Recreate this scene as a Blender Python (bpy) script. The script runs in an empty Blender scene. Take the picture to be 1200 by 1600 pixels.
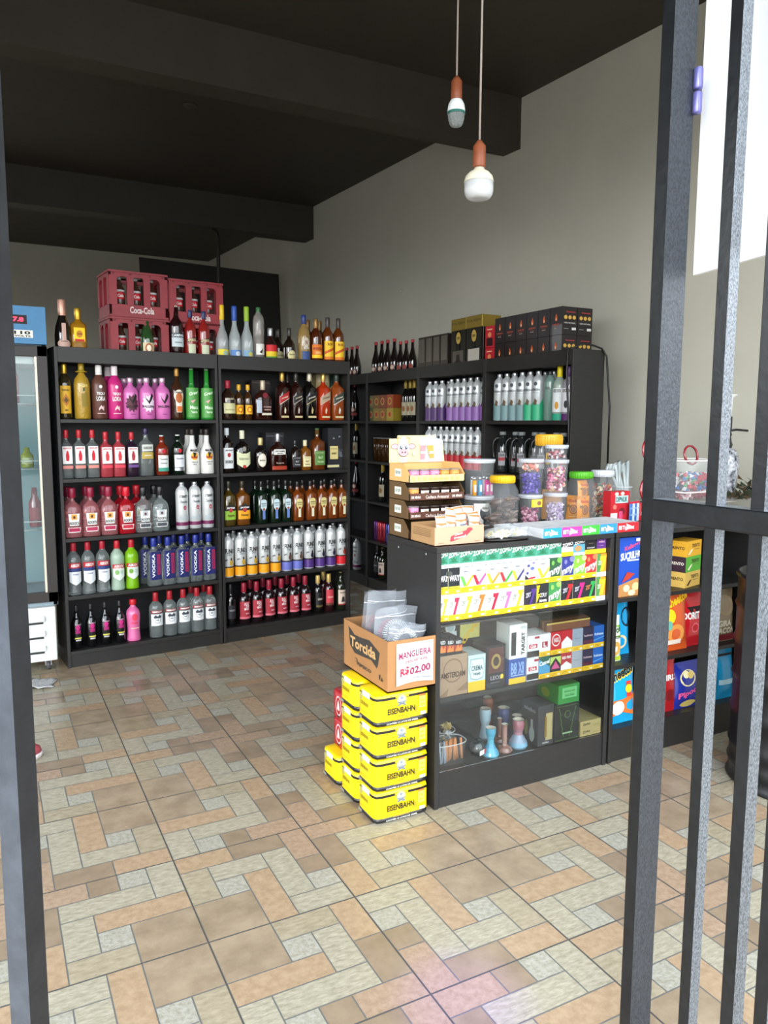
import bpy, bmesh, math, random
from mathutils import Vector, Matrix
random.seed(7)
S = bpy.context.scene
COL = S.collection
PI = math.pi

# ------------------------------------------------------------------ camera
cam_d = bpy.data.cameras.new('camera')
cam = bpy.data.objects.new('camera', cam_d)
COL.objects.link(cam)
PITCH, ROLL, YAW = 0.116514, 0.0034766, 0.480448
_f = Vector((math.sin(YAW)*math.cos(PITCH), math.cos(YAW)*math.cos(PITCH), -math.sin(PITCH)))
_r = Vector((math.cos(YAW), -math.sin(YAW), 0))
_u = _r.cross(_f)
_r2 = _r*math.cos(ROLL)+_u*math.sin(ROLL)
_u2 = -_r*math.sin(ROLL)+_u*math.cos(ROLL)
cam.matrix_world = Matrix(((_r2.x, _u2.x, -_f.x, 0), (_r2.y, _u2.y, -_f.y, 0), (_r2.z, _u2.z, -_f.z, 1.5), (0, 0, 0, 1)))
cam_d.sensor_fit = 'VERTICAL'
cam_d.sensor_height = 36.0
cam_d.sensor_width = 27.0
cam_d.lens = 36.0*1193.7/1600
cam_d.clip_start = 0.02
S.camera = cam

# ------------------------------------------------------------------ daylight and exposure
W = bpy.data.worlds.new('sky')
S.world = W
W.use_nodes = True
wn, wl = W.node_tree.nodes, W.node_tree.links
bg = wn['Background']
bg.inputs['Strength'].default_value = 1.0
geo = wn.new('ShaderNodeNewGeometry')
sep = wn.new('ShaderNodeSeparateXYZ')
rmp = wn.new('ShaderNodeValToRGB')
tc = wn.new('ShaderNodeTexCoord')
wl.new(tc.outputs['Generated'], sep.inputs[0])
mp = wn.new('ShaderNodeMapRange')
mp.inputs['From Min'].default_value = -1
mp.inputs['From Max'].default_value = 1
wl.new(sep.outputs['Z'], mp.inputs['Value'])
wl.new(mp.outputs[0], rmp.inputs[0])
cr = rmp.color_ramp
cr.elements[0].position = 0.0
cr.elements[0].color = (0.30, 0.29, 0.27, 1)
cr.elements[1].position = 1.0
cr.elements[1].color = (3.4, 3.9, 4.6, 1)
for p_, c_ in ((0.49, (0.6, 0.58, 0.55, 1)), (0.52, (3.6, 3.7, 3.75, 1)), (0.65, (4.2, 4.5, 4.8, 1))):
    e_ = cr.elements.new(p_)
    e_.color = c_
wl.new(rmp.outputs[0], bg.inputs['Color'])
sun_d = bpy.data.lights.new('sun', 'SUN')
sun_d.energy = .9
sun_d.angle = math.radians(14)
sun_d.color = (1.0, 0.97, 0.92)
sun = bpy.data.objects.new('sun', sun_d)
COL.objects.link(sun)
# low bright daylight from the street, travelling to the right and into the shop
sun.rotation_euler = Vector((0.62, 0.78, -0.20)).to_track_quat('-Z', 'Y').to_euler()
spot_d = bpy.data.lights.new('violet_spot', 'SPOT')      # violet spot added at the small disco bulb, for the floor patch
spot_d.energy = 260
spot_d.color = (.22, .10, 1.0)
spot_d.spot_size = math.radians(9)
spot_d.spot_blend = 1.0
spot_d.shadow_soft_size = .02
spot = bpy.data.objects.new('violet_spot', spot_d)
COL.objects.link(spot)
spot.location = (1.64, 2.56, 2.60)
spot.rotation_euler = (Vector((1.04, 1.53, 0))-spot.location).to_track_quat('-Z', 'Y').to_euler()
vs = S.view_settings
S.display_settings.display_device = 'sRGB'
vs.view_transform = 'Standard'
vs.look = 'None'
vs.exposure = 0.38
vs.gamma = 1.0
vs.use_curve_mapping = False

# ------------------------------------------------------------------ materials
def hexc(h):
    h = h.lstrip('#')
    o = []
    for i in (0, 2, 4):
        v = int(h[i:i+2], 16)/255
        o.append(v/12.92 if v <= .04045 else ((v+.055)/1.055)**2.4)
    return (*o, 1)
MC = {}
def mat(col, rough=.5, metal=0., trans=0., ior=1.45, noise=0., nscale=8., bump=0., bscale=60., coat=0., alpha=1., col2=None, emit=0., aniso=None):
    key = (col, rough, metal, trans, ior, noise, nscale, bump, bscale, coat, alpha, col2, emit, aniso)
    if key in MC:
        return MC[key]
    m = bpy.data.materials.new('m_'+str(len(MC)))
    m.use_nodes = True
    N, Lk = m.node_tree.nodes, m.node_tree.links
    b = N['Principled BSDF']
    b.inputs['Base Color'].default_value = hexc(col)
    b.inputs['Roughness'].default_value = rough
    b.inputs['Metallic'].default_value = metal
    b.inputs['Transmission Weight'].default_value = trans
    b.inputs['IOR'].default_value = ior
    b.inputs['Coat Weight'].default_value = coat
    b.inputs['Alpha'].default_value = alpha
    t = None
    if noise or col2 or bump:
        t = N.new('ShaderNodeTexCoord')
        mpn = N.new('ShaderNodeMapping')
        Lk.new(t.outputs['Object'], mpn.inputs[0])
        if aniso:
            mpn.inputs['Scale'].default_value = aniso
    if noise or col2:
        n = N.new('ShaderNodeTexNoise')
        n.inputs['Scale'].default_value = nscale
        n.inputs['Detail'].default_value = 8
        n.inputs['Roughness'].default_value = .62
        Lk.new(mpn.outputs[0], n.inputs['Vector'])
        r = N.new('ShaderNodeValToRGB')
        c1 = hexc(col)
        c2 = hexc(col2) if col2 else tuple(x*(1-noise) for x in c1[:3])+(1,)
        r.color_ramp.elements[0].color = c2
        r.color_ramp.elements[1].color = c1
        r.color_ramp.elements[0].position = .36
        r.color_ramp.elements[1].position = .64
        Lk.new(n.outputs['Fac'], r.inputs[0])
        Lk.new(r.outputs[0], b.inputs['Base Color'])
    if bump:
        n2 = N.new('ShaderNodeTexNoise')
        n2.inputs['Scale'].default_value = bscale
        n2.inputs['Detail'].default_value = 6
        Lk.new(mpn.outputs[0], n2.inputs['Vector'])
        bp = N.new('ShaderNodeBump')
        bp.inputs['Strength'].default_value = bump
        bp.inputs['Distance'].default_value = .01
        Lk.new(n2.outputs['Fac'], bp.inputs['Height'])
        Lk.new(bp.outputs[0], b.inputs['Normal'])
    if emit:
        b.inputs['Emission Color'].default_value = hexc(col)
        b.inputs['Emission Strength'].default_value = emit
    MC[key] = m
    return m
def film(col='#ffffff', clear=.72, rough=.12):
    key = ('film', col, clear, rough)
    if key in MC:
        return MC[key]
    m = bpy.data.materials.new('film_'+str(len(MC)))
    m.use_nodes = True
    N, Lk = m.node_tree.nodes, m.node_tree.links
    b = N['Principled BSDF']
    b.inputs['Base Color'].default_value = hexc(col)
    b.inputs['Roughness'].default_value = rough
    b.inputs['Specular IOR Level'].default_value = .8
    t = N.new('ShaderNodeBsdfTransparent')
    mx = N.new('ShaderNodeMixShader')
    mx.inputs[0].default_value = clear
    Lk.new(b.outputs[0], mx.inputs[1])
    Lk.new(t.outputs[0], mx.inputs[2])
    Lk.new(mx.outputs[0], N['Material Output'].inputs['Surface'])
    MC[key] = m
    return m
def P(col, rough=.55):       # printed card or paper
    return mat(col, rough)
BLACK = mat('#2a2928', .42, noise=.2, nscale=14, aniso=(1, 1, 8))
BLACKD = mat('#17181a', .5)
GLASSC = mat('#eef4f4', .03, trans=1., ior=1.33)
WHITE, INK, YEL, RED = P('#f0f0ee'), P('#151515'), P('#ffd21c'), P('#c9182c')

# ------------------------------------------------------------------ mesh builder
TXT = {}
def text2d(s, bold=.012):
    if (s, bold) not in TXT:
        c = bpy.data.curves.new('t', 'FONT')
        c.body = s
        c.offset = bold
        c.resolution_u = 2
        c.space_line = .8
        o = bpy.data.objects.new('t', c)
        COL.objects.link(o)
        me = bpy.data.meshes.new_from_object(o.evaluated_get(bpy.context.evaluated_depsgraph_get()))
        vv = [(v.co.x, v.co.y) for v in me.vertices]
        ff = [tuple(p.vertices) for p in me.polygons]
        bpy.data.objects.remove(o)
        bpy.data.curves.remove(c)
        bpy.data.meshes.remove(me)
        x0, x1 = min(v[0] for v in vv), max(v[0] for v in vv)
        y0, y1 = min(v[1] for v in vv), max(v[1] for v in vv)
        TXT[(s, bold)] = ([((x-x0)/(x1-x0)-.5, (y-y0)/max(1e-6, y1-y0)-.5) for x, y in vv], ff)
    return TXT[(s, bold)]
def clip(pts, c, s):
    out = []
    for i in range(len(pts)):
        a, b = pts[i], pts[(i+1) % len(pts)]
        da, db = (a[0]-c)*s, (b[0]-c)*s
        if da >= 0:
            out.append(a)
        if (da > 0 and db < 0) or (da < 0 and db > 0):
            t = da/(da-db)
            out.append((c, a[1]+(b[1]-a[1])*t))
    return out
class MB:
    def __init__(self):
        self.v, self.f, self.m, self.mi, self.sm = [], [], [], [], []
    def idx(self, m):
        if m not in self.m:
            self.m.append(m)
        return self.m.index(m)
    def add(self, vs_, fs, m, smooth=False):
        k = len(self.v)
        self.v += [tuple(v) for v in vs_]
        i = self.idx(m)
        for f in fs:
            self.f.append(tuple(a+k for a in f))
            self.mi.append(i)
            self.sm.append(smooth)
        return self
    def box(self, x0, x1, y0, y1, z0, z1, m):
        v = [(x, y, z) for z in (z0, z1) for y in (y0, y1) for x in (x0, x1)]
        return self.add(v, [(0, 2, 3, 1), (4, 5, 7, 6), (0, 1, 5, 4), (2, 6, 7, 3), (0, 4, 6, 2), (1, 3, 7, 5)], m)
    def loft(self, prof, m, n=20, p=2., cx=0, cy=0, cap0=True, cap1=True, smooth=True):
        # prof rows: (rx, ry, z) or (rx, ry, z, p); superellipse rings
        vs_, fs = [], []
        for row in prof:
            rx, ry, z = row[:3]
            pp = row[3] if len(row) > 3 else p
            for i in range(n):
                a = 2*PI*(i+.5)/n
                c, s_ = math.cos(a), math.sin(a)
                k = (abs(c)**pp+abs(s_)**pp)**(-1/pp)
                vs_.append((cx+rx*c*k, cy+ry*s_*k, z))
        for j in range(len(prof)-1):
            for i in range(n):
                fs.append((j*n+i, j*n+(i+1) % n, (j+1)*n+(i+1) % n, (j+1)*n+i))
        if cap0:
            fs.append(tuple(range(n-1, -1, -1)))
        if cap1:
            k = (len(prof)-1)*n
            fs.append(tuple(range(k, k+n)))
        return self.add(vs_, fs, m, smooth)
    def tube(self, pts, r, m, n=6, closed=False, smooth=True):
        pts = [Vector(q) for q in pts]
        vs_, fs = [], []
        N = len(pts)
        up = Vector((0, 0, 1))
        prev = None
        for k, q in enumerate(pts):
            a = pts[(k-1) % N] if (closed or k > 0) else q
            b = pts[(k+1) % N] if (closed or k < N-1) else q
            t = (b-a).normalized()
            s_ = prev if prev is not None else (up if abs(t.z) < .9 else Vector((1, 0, 0)))
            x = (s_-t*s_.dot(t)).normalized()
            prev = x
            y = t.cross(x)
            for i in range(n):
                an = 2*PI*i/n
                vs_.append(q+x*math.cos(an)*r+y*math.sin(an)*r)
        for k in range(N if closed else N-1):
            for i in range(n):
                a, b = k*n, ((k+1) % N)*n
                fs.append((a+i, a+(i+1) % n, b+(i+1) % n, b+i))
        if not closed:
            fs.append(tuple(range(n-1, -1, -1)))
            fs.append(tuple(range((N-1)*n, N*n)))
        return self.add(vs_, fs, m, smooth)
    def poly(self, pts, fn, m):
        return self.add([fn(*q) for q in pts], [tuple(range(len(pts)))], m)
    def ops(self, ops, fn, su, sv, seg=8):
        """decals. fn(u, v, layer)->point ; su, sv = metres per unit of u, v"""
        for k, o in enumerate(ops):
            lay = k+1
            g = lambda u, v: fn(u, v, lay)
            if o[0] == 'r':
                _, u0, u1, v0, v1, m = o
                ns = seg
                if seg > 1:
                    ns = max(2, int(abs(u1-u0)*su/.006))
                pts = []
                for i in range(ns+1):
                    u = u0+(u1-u0)*i/ns
                    pts += [g(u, v0), g(u, v1)]
                self.add(pts, [(2*i, 2*i+2, 2*i+3, 2*i+1) for i in range(ns)], m, True)
            elif o[0] == 't':
                _, s, uc, vc, w, h, m = o[:7]
                rot = o[7] if len(o) > 7 else 0
                vv, ff = text2d(s, .034 if len(s) < 9 else (.03 if len(s) < 12 else .012))
                out = []
                for x, y in vv:
                    if rot == 90:
                        out.append(g(uc-y*w, vc+x*h))
                    elif rot == -90:
                        out.append(g(uc+y*w, vc-x*h))
                    else:
                        out.append(g(uc+x*w, vc+y*h+x*rot))
                self.add(out, ff, m)
            elif o[0] == 'd' or o[0] == 'p':
                if o[0] == 'd':
                    _, uc, vc, ru, rv, m = o
                    pts = [(uc+ru*math.cos(2*PI*i/16), vc+rv*math.sin(2*PI*i/16)) for i in range(16)]
                else:
                    pts, m = o[1], o[2]
                if seg <= 1:
                    self.add([g(*q) for q in pts], [tuple(range(len(pts)))], m)
                else:       # slice into strips so that the print follows a curved surface
                    u0, u1 = min(q[0] for q in pts), max(q[0] for q in pts)
                    n = max(1, min(10, int((u1-u0)*su/.007)))
                    for i in range(n):
                        q = clip(clip(pts, u0+(u1-u0)*i/n, 1), u0+(u1-u0)*(i+1)/n, -1)
                        if len(q) > 2:
                            self.add([g(*r_) for r_ in q], [tuple(range(len(q)))], m)
        return self
    def build(self, name, parent=None, loc=(0, 0, 0), rz=0., bevel=0., link=True):
        me = bpy.data.meshes.new(name)
        me.from_pydata(self.v, [], self.f)
        for m in self.m:
            me.materials.append(m)
        me.polygons.foreach_set('material_index', self.mi)
        me.polygons.foreach_set('use_smooth', self.sm)
        me.update()
        o = bpy.data.objects.new(name, me)
        COL.objects.link(o)
        o.location = loc
        o.rotation_euler = (0, 0, rz)
        if parent:
            o.parent = parent
        if bevel:
            b = o.modifiers.new('b', 'BEVEL')
            b.width = bevel
            b.segments = 2
            b.limit_method = 'ANGLE'
            b.angle_limit = math.radians(50)
        return o
def tag(o, label, cat, group=None, kind=None):
    o['label'] = label
    o['category'] = cat
    if group:
        o['group'] = group
    if kind:
        o['kind'] = kind
    return o
def thing(name, loc=(0, 0, 0), rz=0.):
    o = bpy.data.objects.new(name, None)
    COL.objects.link(o)
    o.empty_display_size = .02
    o.location = loc
    o.rotation_euler = (0, 0, rz)
    return o
def struct(o):
    o['kind'] = 'structure'
    return o
KIDS = {}
def dup(root, loc, rz):
    r = root.copy()
    COL.objects.link(r)
    r.location = loc
    r.rotation_euler = (0, 0, rz)
    for ch in list(root.children):
        c = ch.copy()
        COL.objects.link(c)
        c.parent = r
        for g in list(ch.children):
            d = g.copy()
            COL.objects.link(d)
            d.parent = c
    return r
def flat(ox, oy, oz, ux, uy, vz, nx, ny, e=.0005):
    """flat vertical face: origin + u*(ux,uy) + v*vz, layers pushed along (nx,ny)"""
    return lambda u, v, l: (ox+u*ux+nx*e*l, oy+u*uy+ny*e*l, oz+v*vz)

# ------------------------------------------------------------------ the room
WX = lambda y: 3.619-(y-3.4625)*.0783      # right wall line
ZC = 3.806
YB = 11.3
wallm = mat('#bab8ab', .8, noise=.07, nscale=1.6, bump=.25, bscale=9)
ceilm = mat('#38322a', .6, noise=.15, nscale=3, bump=.1, bscale=20)
b = MB()
b.add([(WX(.6), .6, 0), (WX(YB), YB, 0), (WX(YB), YB, ZC), (WX(.6), .6, ZC)], [(0, 1, 2, 3)], wallm)
b.add([(WX(.6)+.15, .6, 0), (WX(YB)+.15, YB, 0), (WX(YB)+.15, YB, ZC), (WX(.6)+.15, .6, ZC)], [(3, 2, 1, 0)], wallm)
struct(b.build('wall_right'))
struct(MB().box(-2.6, 3.4, YB, YB+.15, 0, ZC, wallm).build('wall_back'))
b = MB()
for y0, y1, z0, z1 in ((.6, .9, 0, ZC), (.9, 4.0, 3.3, ZC), (4.0, 6.6, 0, ZC), (6.6, 10.2, 0, .9), (6.6, 10.2, 3.2, ZC), (10.2, YB, 0, ZC)):  # front gap and window hole are added, out of view, to let daylight in
    b.box(-2.6, -2.45, y0, y1, z0, z1, wallm)
struct(b.build('wall_left'))
b = MB()
for y0, y1, z0, z1 in ((6.6, 6.66, .9, 3.2), (10.14, 10.2, .9, 3.2), (8.37, 8.43, .9, 3.2), (6.66, 10.14, .9, .96), (6.66, 10.14, 3.14, 3.2)):
    b.box(-2.58, -2.50, y0, y1, z0, z1, BLACKD)
struct(b.build('added_window_1'))  # unseen window frame, added to bring daylight into the back
b = MB().box(-2.6, WX(.6), .6, .75, 3.45, ZC, wallm)  # unseen front opening, added this wide to let in daylight
b.box(-2.6, -2.3, .6, .75, 0, 3.45, wallm)
b.box(3.45, WX(.6), .6, .75, 0, 3.45, wallm)
struct(b.build('wall_front'))
struct(MB().box(-2.6, 3.75, .6, YB, ZC, ZC+.15, ceilm).build('ceiling'))
b = MB()
b.add([(-2.45, 4.66, 3.458), (WX(4.66), 4.66, 3.458), (WX(4.845), 4.845, 3.458), (-2.45, 4.845, 3.458),
       (-2.45, 4.66, ZC), (WX(4.66), 4.66, ZC), (WX(4.845), 4.845, ZC), (-2.45, 4.845, ZC)],
      [(3, 2, 1, 0), (0, 1, 5, 4), (2, 3, 7, 6)], ceilm)
struct(b.build('trim_1'))
b = MB()
b.add([(-2.45, 7.94, 3.468), (WX(7.94), 7.94, 3.468), (WX(8.15), 8.15, 3.468), (-2.45, 8.15, 3.468),
       (-2.45, 7.94, ZC), (WX(7.94), 7.94, ZC), (WX(8.15), 8.15, ZC), (-2.45, 8.15, ZC)],
      [(3, 2, 1, 0), (0, 1, 5, 4), (2, 3, 7, 6)], ceilm)
struct(b.build('trim_2'))
# street outside
struct(MB().box(-9, 9, -14, -1.2, -.06, -.01, mat('#b5b2aa', .9, noise=.2, nscale=3)).build('trim_3'))

# floor of printed stone-pattern tiles, one mesh
TS = .46893
TX, TY = .5029, 2.0566
st = [mat('#a39178', .22, col2='#8c7a64', nscale=9, bump=.08, bscale=30),
      mat('#aa9e85', .26, col2='#958971', nscale=26, bump=.14, bscale=40, aniso=(1, 2.5, 1)),
      mat('#aeaa9d', .30, col2='#95917f', nscale=70, bump=.25, bscale=90),
      mat('#b0977a', .26, col2='#9f866a', nscale=36, bump=.14, bscale=60),
      mat('#99866f', .24, col2='#887661', nscale=10, bump=.08, bscale=30),
      mat('#b0a893', .26, col2='#97907b', nscale=30, bump=.2, bscale=50, aniso=(1, 2.8, 1)),
      mat('#ab937b', .26, col2='#9a826b', nscale=50, bump=.14, bscale=80)]
LAY = [(0, 2, 0, 2, 0), (0, 1, 2, 4, 1), (1, 2, 2, 3, 2), (0, 2, 4, 5, 3), (2, 4, 4, 5, 4), (1, 3, 3, 4, 5),
       (2, 3, 0, 3, 3), (3, 4, 1, 4, 5), (4, 5, 3, 5, 6), (4, 5, 2, 3, 4), (4, 5, 1, 2, 2), (3, 5, 0, 1, 5)]
joint = mat('#57544f', .8)
line = mat('#6c6c68', .5)
fb = MB()
fb.box(-2.6, 3.9, -1.2, YB+.1, -.06, -.0012, joint)
g = .0021
for i in range(-7, 8):
    for j in range(-7, 20):
        x0, y0 = TX+i*TS, TY+j*TS
        if x0+TS > 3.85 or y0+TS > YB+.4 or x0 < -2.62:
            continue
        rot = (0 if j % 2 == 0 else 3) if i % 2 == 0 else (1 if j % 2 == 0 else 2)
        e = .0022
        fb.add([(x0+e, y0+e, -.0006), (x0+TS-e, y0+e, -.0006), (x0+TS-e, y0+TS-e, -.0006), (x0+e, y0+TS-e, -.0006)], [(0, 1, 2, 3)], line)
        for (a, b_, c, d, k) in LAY:
            q = [(a, c), (b_, d)]
            pts = []
            for (u, v) in q:
                u, v = u/5, v/5
                for _ in range(rot):
                    u, v = 1-v, u
                pts.append((u, v))
            u0, u1 = sorted((pts[0][0], pts[1][0]))
            v0, v1 = sorted((pts[0][1], pts[1][1]))
            L = lambda t: t*TS+(e+.0006 if t < .01 else (-e-.0006 if t > .99 else 0))
            X0, X1 = x0+L(u0)+(g if u0 > .01 else 0), x0+L(u1)-(g if u1 < .99 else 0)
            Y0, Y1 = y0+L(v0)+(g if v0 > .01 else 0), y0+L(v1)-(g if v1 < .99 else 0)
            kk = k
            fb.add([(X0, Y0, 0), (X1, Y0, 0), (X1, Y1, 0), (X0, Y1, 0)], [(0, 1, 2, 3)], st[kk])
struct(fb.build('floor'))

# ------------------------------------------------------------------ gate leaf on the right, post on the left
paint = mat('#1c1e21', .28, noise=.4, nscale=30, bump=.05)
worn = mat('#878d93', .33, metal=.35, col2='#464b51', nscale=320, bump=.12, bscale=200, aniso=(1, 1, .6))  # worn paint on front and top faces; sky reflection also put into its grey
worn2 = mat('#42464c', .32, metal=.3, col2='#2a2d32', nscale=300, bump=.12, bscale=200, aniso=(1, 1, .6))  # worn post front, sky reflection also in the grey
def bar(x0, x1, y0, y1, z0, z1, frontm, sidem):
    b = MB()
    v = [(x, y, z) for z in (z0, z1) for y in (y0, y1) for x in (x0, x1)]
    b.add(v, [(0, 1, 5, 4)], frontm)
    b.add(v, [(0, 2, 3, 1), (4, 5, 7, 6), (2, 6, 7, 3), (0, 4, 6, 2), (1, 3, 7, 5)], sidem)
    return b
t = thing('gate', (0, 0, 0))
tag(t, 'black metal bar gate leaf with worn silvery paint standing open at the right', 'gate')
bar(1.200, 1.262, 1.118, 1.150, .02, 3.1, worn2, paint).build('gate_post', t, bevel=.003)
for y0, y1, xw in ((.966, .992, .026), (.868, .896, .03), (.800, .827, .028), (.66, .687, .028), (.52, .547, .028)):
    bar(1.2, 1.2+xw, y0, y1, .06, 3.06, worn, paint).build('gate_bar', t, bevel=.002)
b = MB()
b.box(1.196, 1.236, .40, 1.118, 1.305, 1.348, paint)
b.add([(1.196, .4, 1.3486), (1.236, .4, 1.3486), (1.236, 1.118, 1.3486), (1.196, 1.118, 1.3486)], [(0, 1, 2, 3)], worn)
b.build('rail', t, bevel=.003)
bar(1.2, 1.24, .40, 1.118, .03, .07, worn, paint).build('rail', t)
bar(1.2, 1.24, .40, 1.118, 3.03, 3.07, worn, paint).build('rail', t)
h = MB()
for z0 in (2.10, 2.145):
    h.loft([(.008, .008, z0), (.009, .009, z0+.003), (.009, .009, z0+.038), (.006, .006, z0+.041)], mat('#7a78b8', .35, metal=.6), 10, cx=1.264, cy=1.112)  # violet light on the hinge is put into its metal colour
h.build('hinge', t)
g_ = MB()
g_.add([(1.30, 1.133, 1.801), (1.368, .80, 1.841), (1.368, .80, 3.4), (1.30, 1.133, 3.4),
        (1.31, 1.133, 1.801), (1.378, .80, 1.841), (1.378, .80, 3.4), (1.31, 1.133, 3.4)],
       [(0, 3, 2, 1), (4, 5, 6, 7), (0, 1, 5, 4), (1, 2, 6, 5), (2, 3, 7, 6), (3, 0, 4, 7)], mat('#f4f6f8', .5, noise=.04, nscale=2))
tag(g_.build('banner'), 'large blank white panel hanging behind the gate bars, top right', 'banner')
b = MB()
c = Vector((math.sin(math.radians(.83)), math.cos(math.radians(.83)), 0))*1.32
s = .0205
post_lit = mat('#4b5058', .35, noise=.3, nscale=20, bump=.08)  # lit left face of the post, light put into the colour
post_shade = mat('#26272a', .35, noise=.3, nscale=20, bump=.08)  # same steel on the shaded faces, darkened by colour
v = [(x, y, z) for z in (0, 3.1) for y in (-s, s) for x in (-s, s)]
b.add(v, [(0, 1, 5, 4)], post_shade)
b.add(v, [(0, 4, 6, 2)], post_lit)
b.add(v, [(0, 2, 3, 1), (4, 5, 7, 6), (2, 6, 7, 3), (1, 3, 7, 5)], post_shade)
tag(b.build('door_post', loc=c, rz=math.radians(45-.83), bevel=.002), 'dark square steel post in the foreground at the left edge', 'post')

# ------------------------------------------------------------------ shelving
A0 = Vector((.384, 4.899, 0))
LD = math.radians(5.42)
B0 = Vector((3.09, 3.53, 0))
HB = math.atan2(.99984, -.01805)           # direction of the right-hand row, running away from the door
def shelf_unit(x0, w, depth, levels, H, rootloc, rz, label, group):
    t = thing('shelf_unit', rootloc, rz)
    tag(t, label, 'shelf', group)
    s = .018
    for a in (x0, x0+w-s):
        MB().box(a, a+s, 0, depth, 0, H, BLACK).build('side_panel', t, bevel=.0015)
    MB().box(x0+s, x0+w-s, depth-.012, depth, .02, H-.09, BLACKD).build('back_panel', t)
    for z in levels:
        MB().box(x0+s, x0+w-s, .004, depth-.012, z-.022, z, BLACK).build('shelf_board', t, bevel=.0015)
    MB().box(x0+s, x0+w-s, .004, depth-.012, H-.09, H-.075, BLACK).build('top_board', t)
    MB().box(x0+s, x0+w-s, .002, .018, H-.09, H, BLACK).build('header', t, bevel=.0015)
    MB().box(x0+s, x0+w-s, .012, .028, 0, .078, BLACK).build('plinth', t)
    return t
LV = (.10, .442, .798, 1.158, 1.513)
shelf_unit(0, .993, .32, LV, 1.936, A0, LD, 'tall black liquor shelf beside the drinks fridge, holding pink bottles', None)
shelf_unit(1.0, .995, .32, LV, 1.936, A0, LD, 'tall black liquor shelf right of the first, holding whisky bottles', None)
rn = ['tall black shelf against the right wall, nearest the door, with growlers', 'black shelf on the right wall with purple and red bottled rows',
      'black shelf on the right wall holding small orange cartons', 'farthest black shelf on the right wall, mostly hidden']
RZB = HB+PI     # local x runs toward the door, local -y faces the shop floor
# for the right-hand row local x = -e, so units sit at negative local x
for k in range(4):
    shelf_unit(-.884*(k+1), .881, .25, LV, 1.936, B0, RZB, rn[k], None)

# ------------------------------------------------------------------ bottles
SH = {
 'cyl': [(0, .9), (.012, 1), (.64, 1), (.70, .93), (.75, .7), (.80, .42), (.84, .36), (.97, .36)],
 'tall': [(0, .9), (.01, 1), (.78, 1), (.84, .9), (.885, .66), (.91, .44), (.93, .40), (.97, .40)],
 'wine': [(0, .92), (.01, 1), (.58, 1), (.66, .9), (.72, .62), (.77, .42), (.82, .38), (.98, .36)],
 'champ': [(0, .93), (.01, 1), (.42, 1), (.55, .86), (.70, .52), (.80, .37), (.97, .34)],
 'flask': [(0, .9), (.02, 1), (.52, 1), (.61, .92), (.69, .62), (.75, .33), (.97, .3)],
 'goose': [(0, .93), (.01, 1), (.42, .98), (.52, .86), (.62, .52), (.70, .36), (.97, .33)],
 'squat': [(0, .92), (.02, 1), (.62, 1), (.72, .86), (.79, .5), (.83, .34), (.97, .32)],
 'waist': [(0, .95), (.02, 1), (.10, .95), (.22, .88), (.40, .92), (.55, 1), (.66, 1), (.74, .86), (.80, .52), (.84, .36), (.97, .34)],
 'square': [(0, .92), (.012, 1), (.66, 1), (.70, .93), (.735, .6), (.77, .38), (.82, .34), (.97, .34)],
 'rocks': [(0, .94), (.012, 1), (.50, .98), (.62, .86), (.68, .6), (.73, .30), (.78, .26), (.97, .26)],
 'decan': [(0, .9), (.02, 1), (.45, 1), (.58, .97), (.66, .72), (.71, .34), (.75, .24), (.97, .24)],
 'slim': [(0, .9), (.01, 1), (.50, 1), (.62, .92), (.70, .6), (.76, .34), (.97, .26)],
}
def bottle(name, H, Wd, shape, body, cap, ops, p=2., D=None, hat=False):
    t = thing(name)
    D = D or Wd
    rx, ry = Wd/2, D/2
    prof = []
    for zf, rf in SH[shape]:
        pp = p if zf < .7 else 2.
        a = rf*rx
        c_ = max(rf*ry, 0) if rf > .5 else rf*rx
        prof.append((a, c_, zf*H, pp))
    gbody = MB().loft(prof, body, 20).build('glass_body', t)
    cm, c0, rc = cap
    r = rc*rx
    cb = MB().loft([(r*.96, r*.96, c0*H), (r, r, c0*H+.002), (r, r, H*.985), (r*.9, r*.9, H)], cm, 14)
    if hat:
        cb.loft([(r*1.9, r*1.9, c0*H), (r*2, r*2, c0*H+.004), (r, r, c0*H+.012)], cm, 16)
    cb.build('cap', t)
    if ops:
        if p == 2.:
            fn = lambda u, v, l: (math.sin(u)*(rx+.0005*l+.0002), -math.cos(u)*(ry+.0005*l+.0002), v*H)
        else:
            def fn(u, v, l):
                uu = max(-.97, min(.97, u))
                return (uu*rx, -(ry*(1-abs(uu)**p)**(1/p)+.0005*l+.0002), v*H)
        MB().ops(ops, fn, rx, H).build('printed_label', gbody)
    return t
def tr(col, rough=.06, t=.75):         # tinted liquid behind glass
    return mat(col, rough, trans=t, ior=1.33, coat=.5)
def dk(col, rough=.08):
    return mat(col, rough, coat=1.)
CL = tr('#dfe9e8', .04, .88)
AMB, BRN, DKG, DKR = dk('#6a2c08'), dk('#2a1207'), dk('#0d1a10'), dk('#1b0609')
GOLDC = mat('#c9a23c', .3, metal=.8)
SILV = mat('#b9bcc0', .3, metal=.8)
def lab(u, v0, v1, m=WHITE, *extra):
    return [('r', -u, u, v0, v1, m)]+list(extra)
T = lambda s, u, v, w, h, m=INK, *r: ('t', s, u, v, w, h, m, *r)
Rr = lambda u0, u1, v0, v1, m: ('r', u0, u1, v0, v1, m)
Dd = lambda u, v, ru, rv, m: ('d', u, v, ru, rv, m)
Pp = lambda pts, m: ('p', pts, m)
K = {}
def kind(key, name, desc, *a, **k):
    K[key] = (name, desc, a, k)
def beef(m2, tx):
    return lab(.8, .30, .66, WHITE, T('BEEFEATER', 0, .62, 1.3, .035, RED), Pp([(-.25, .36), (.2, .36), (.3, .46), (.12, .56), (-.1, .58), (-.3, .48)], m2), Rr(-.85, .85, .20, .265, tx))
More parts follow.
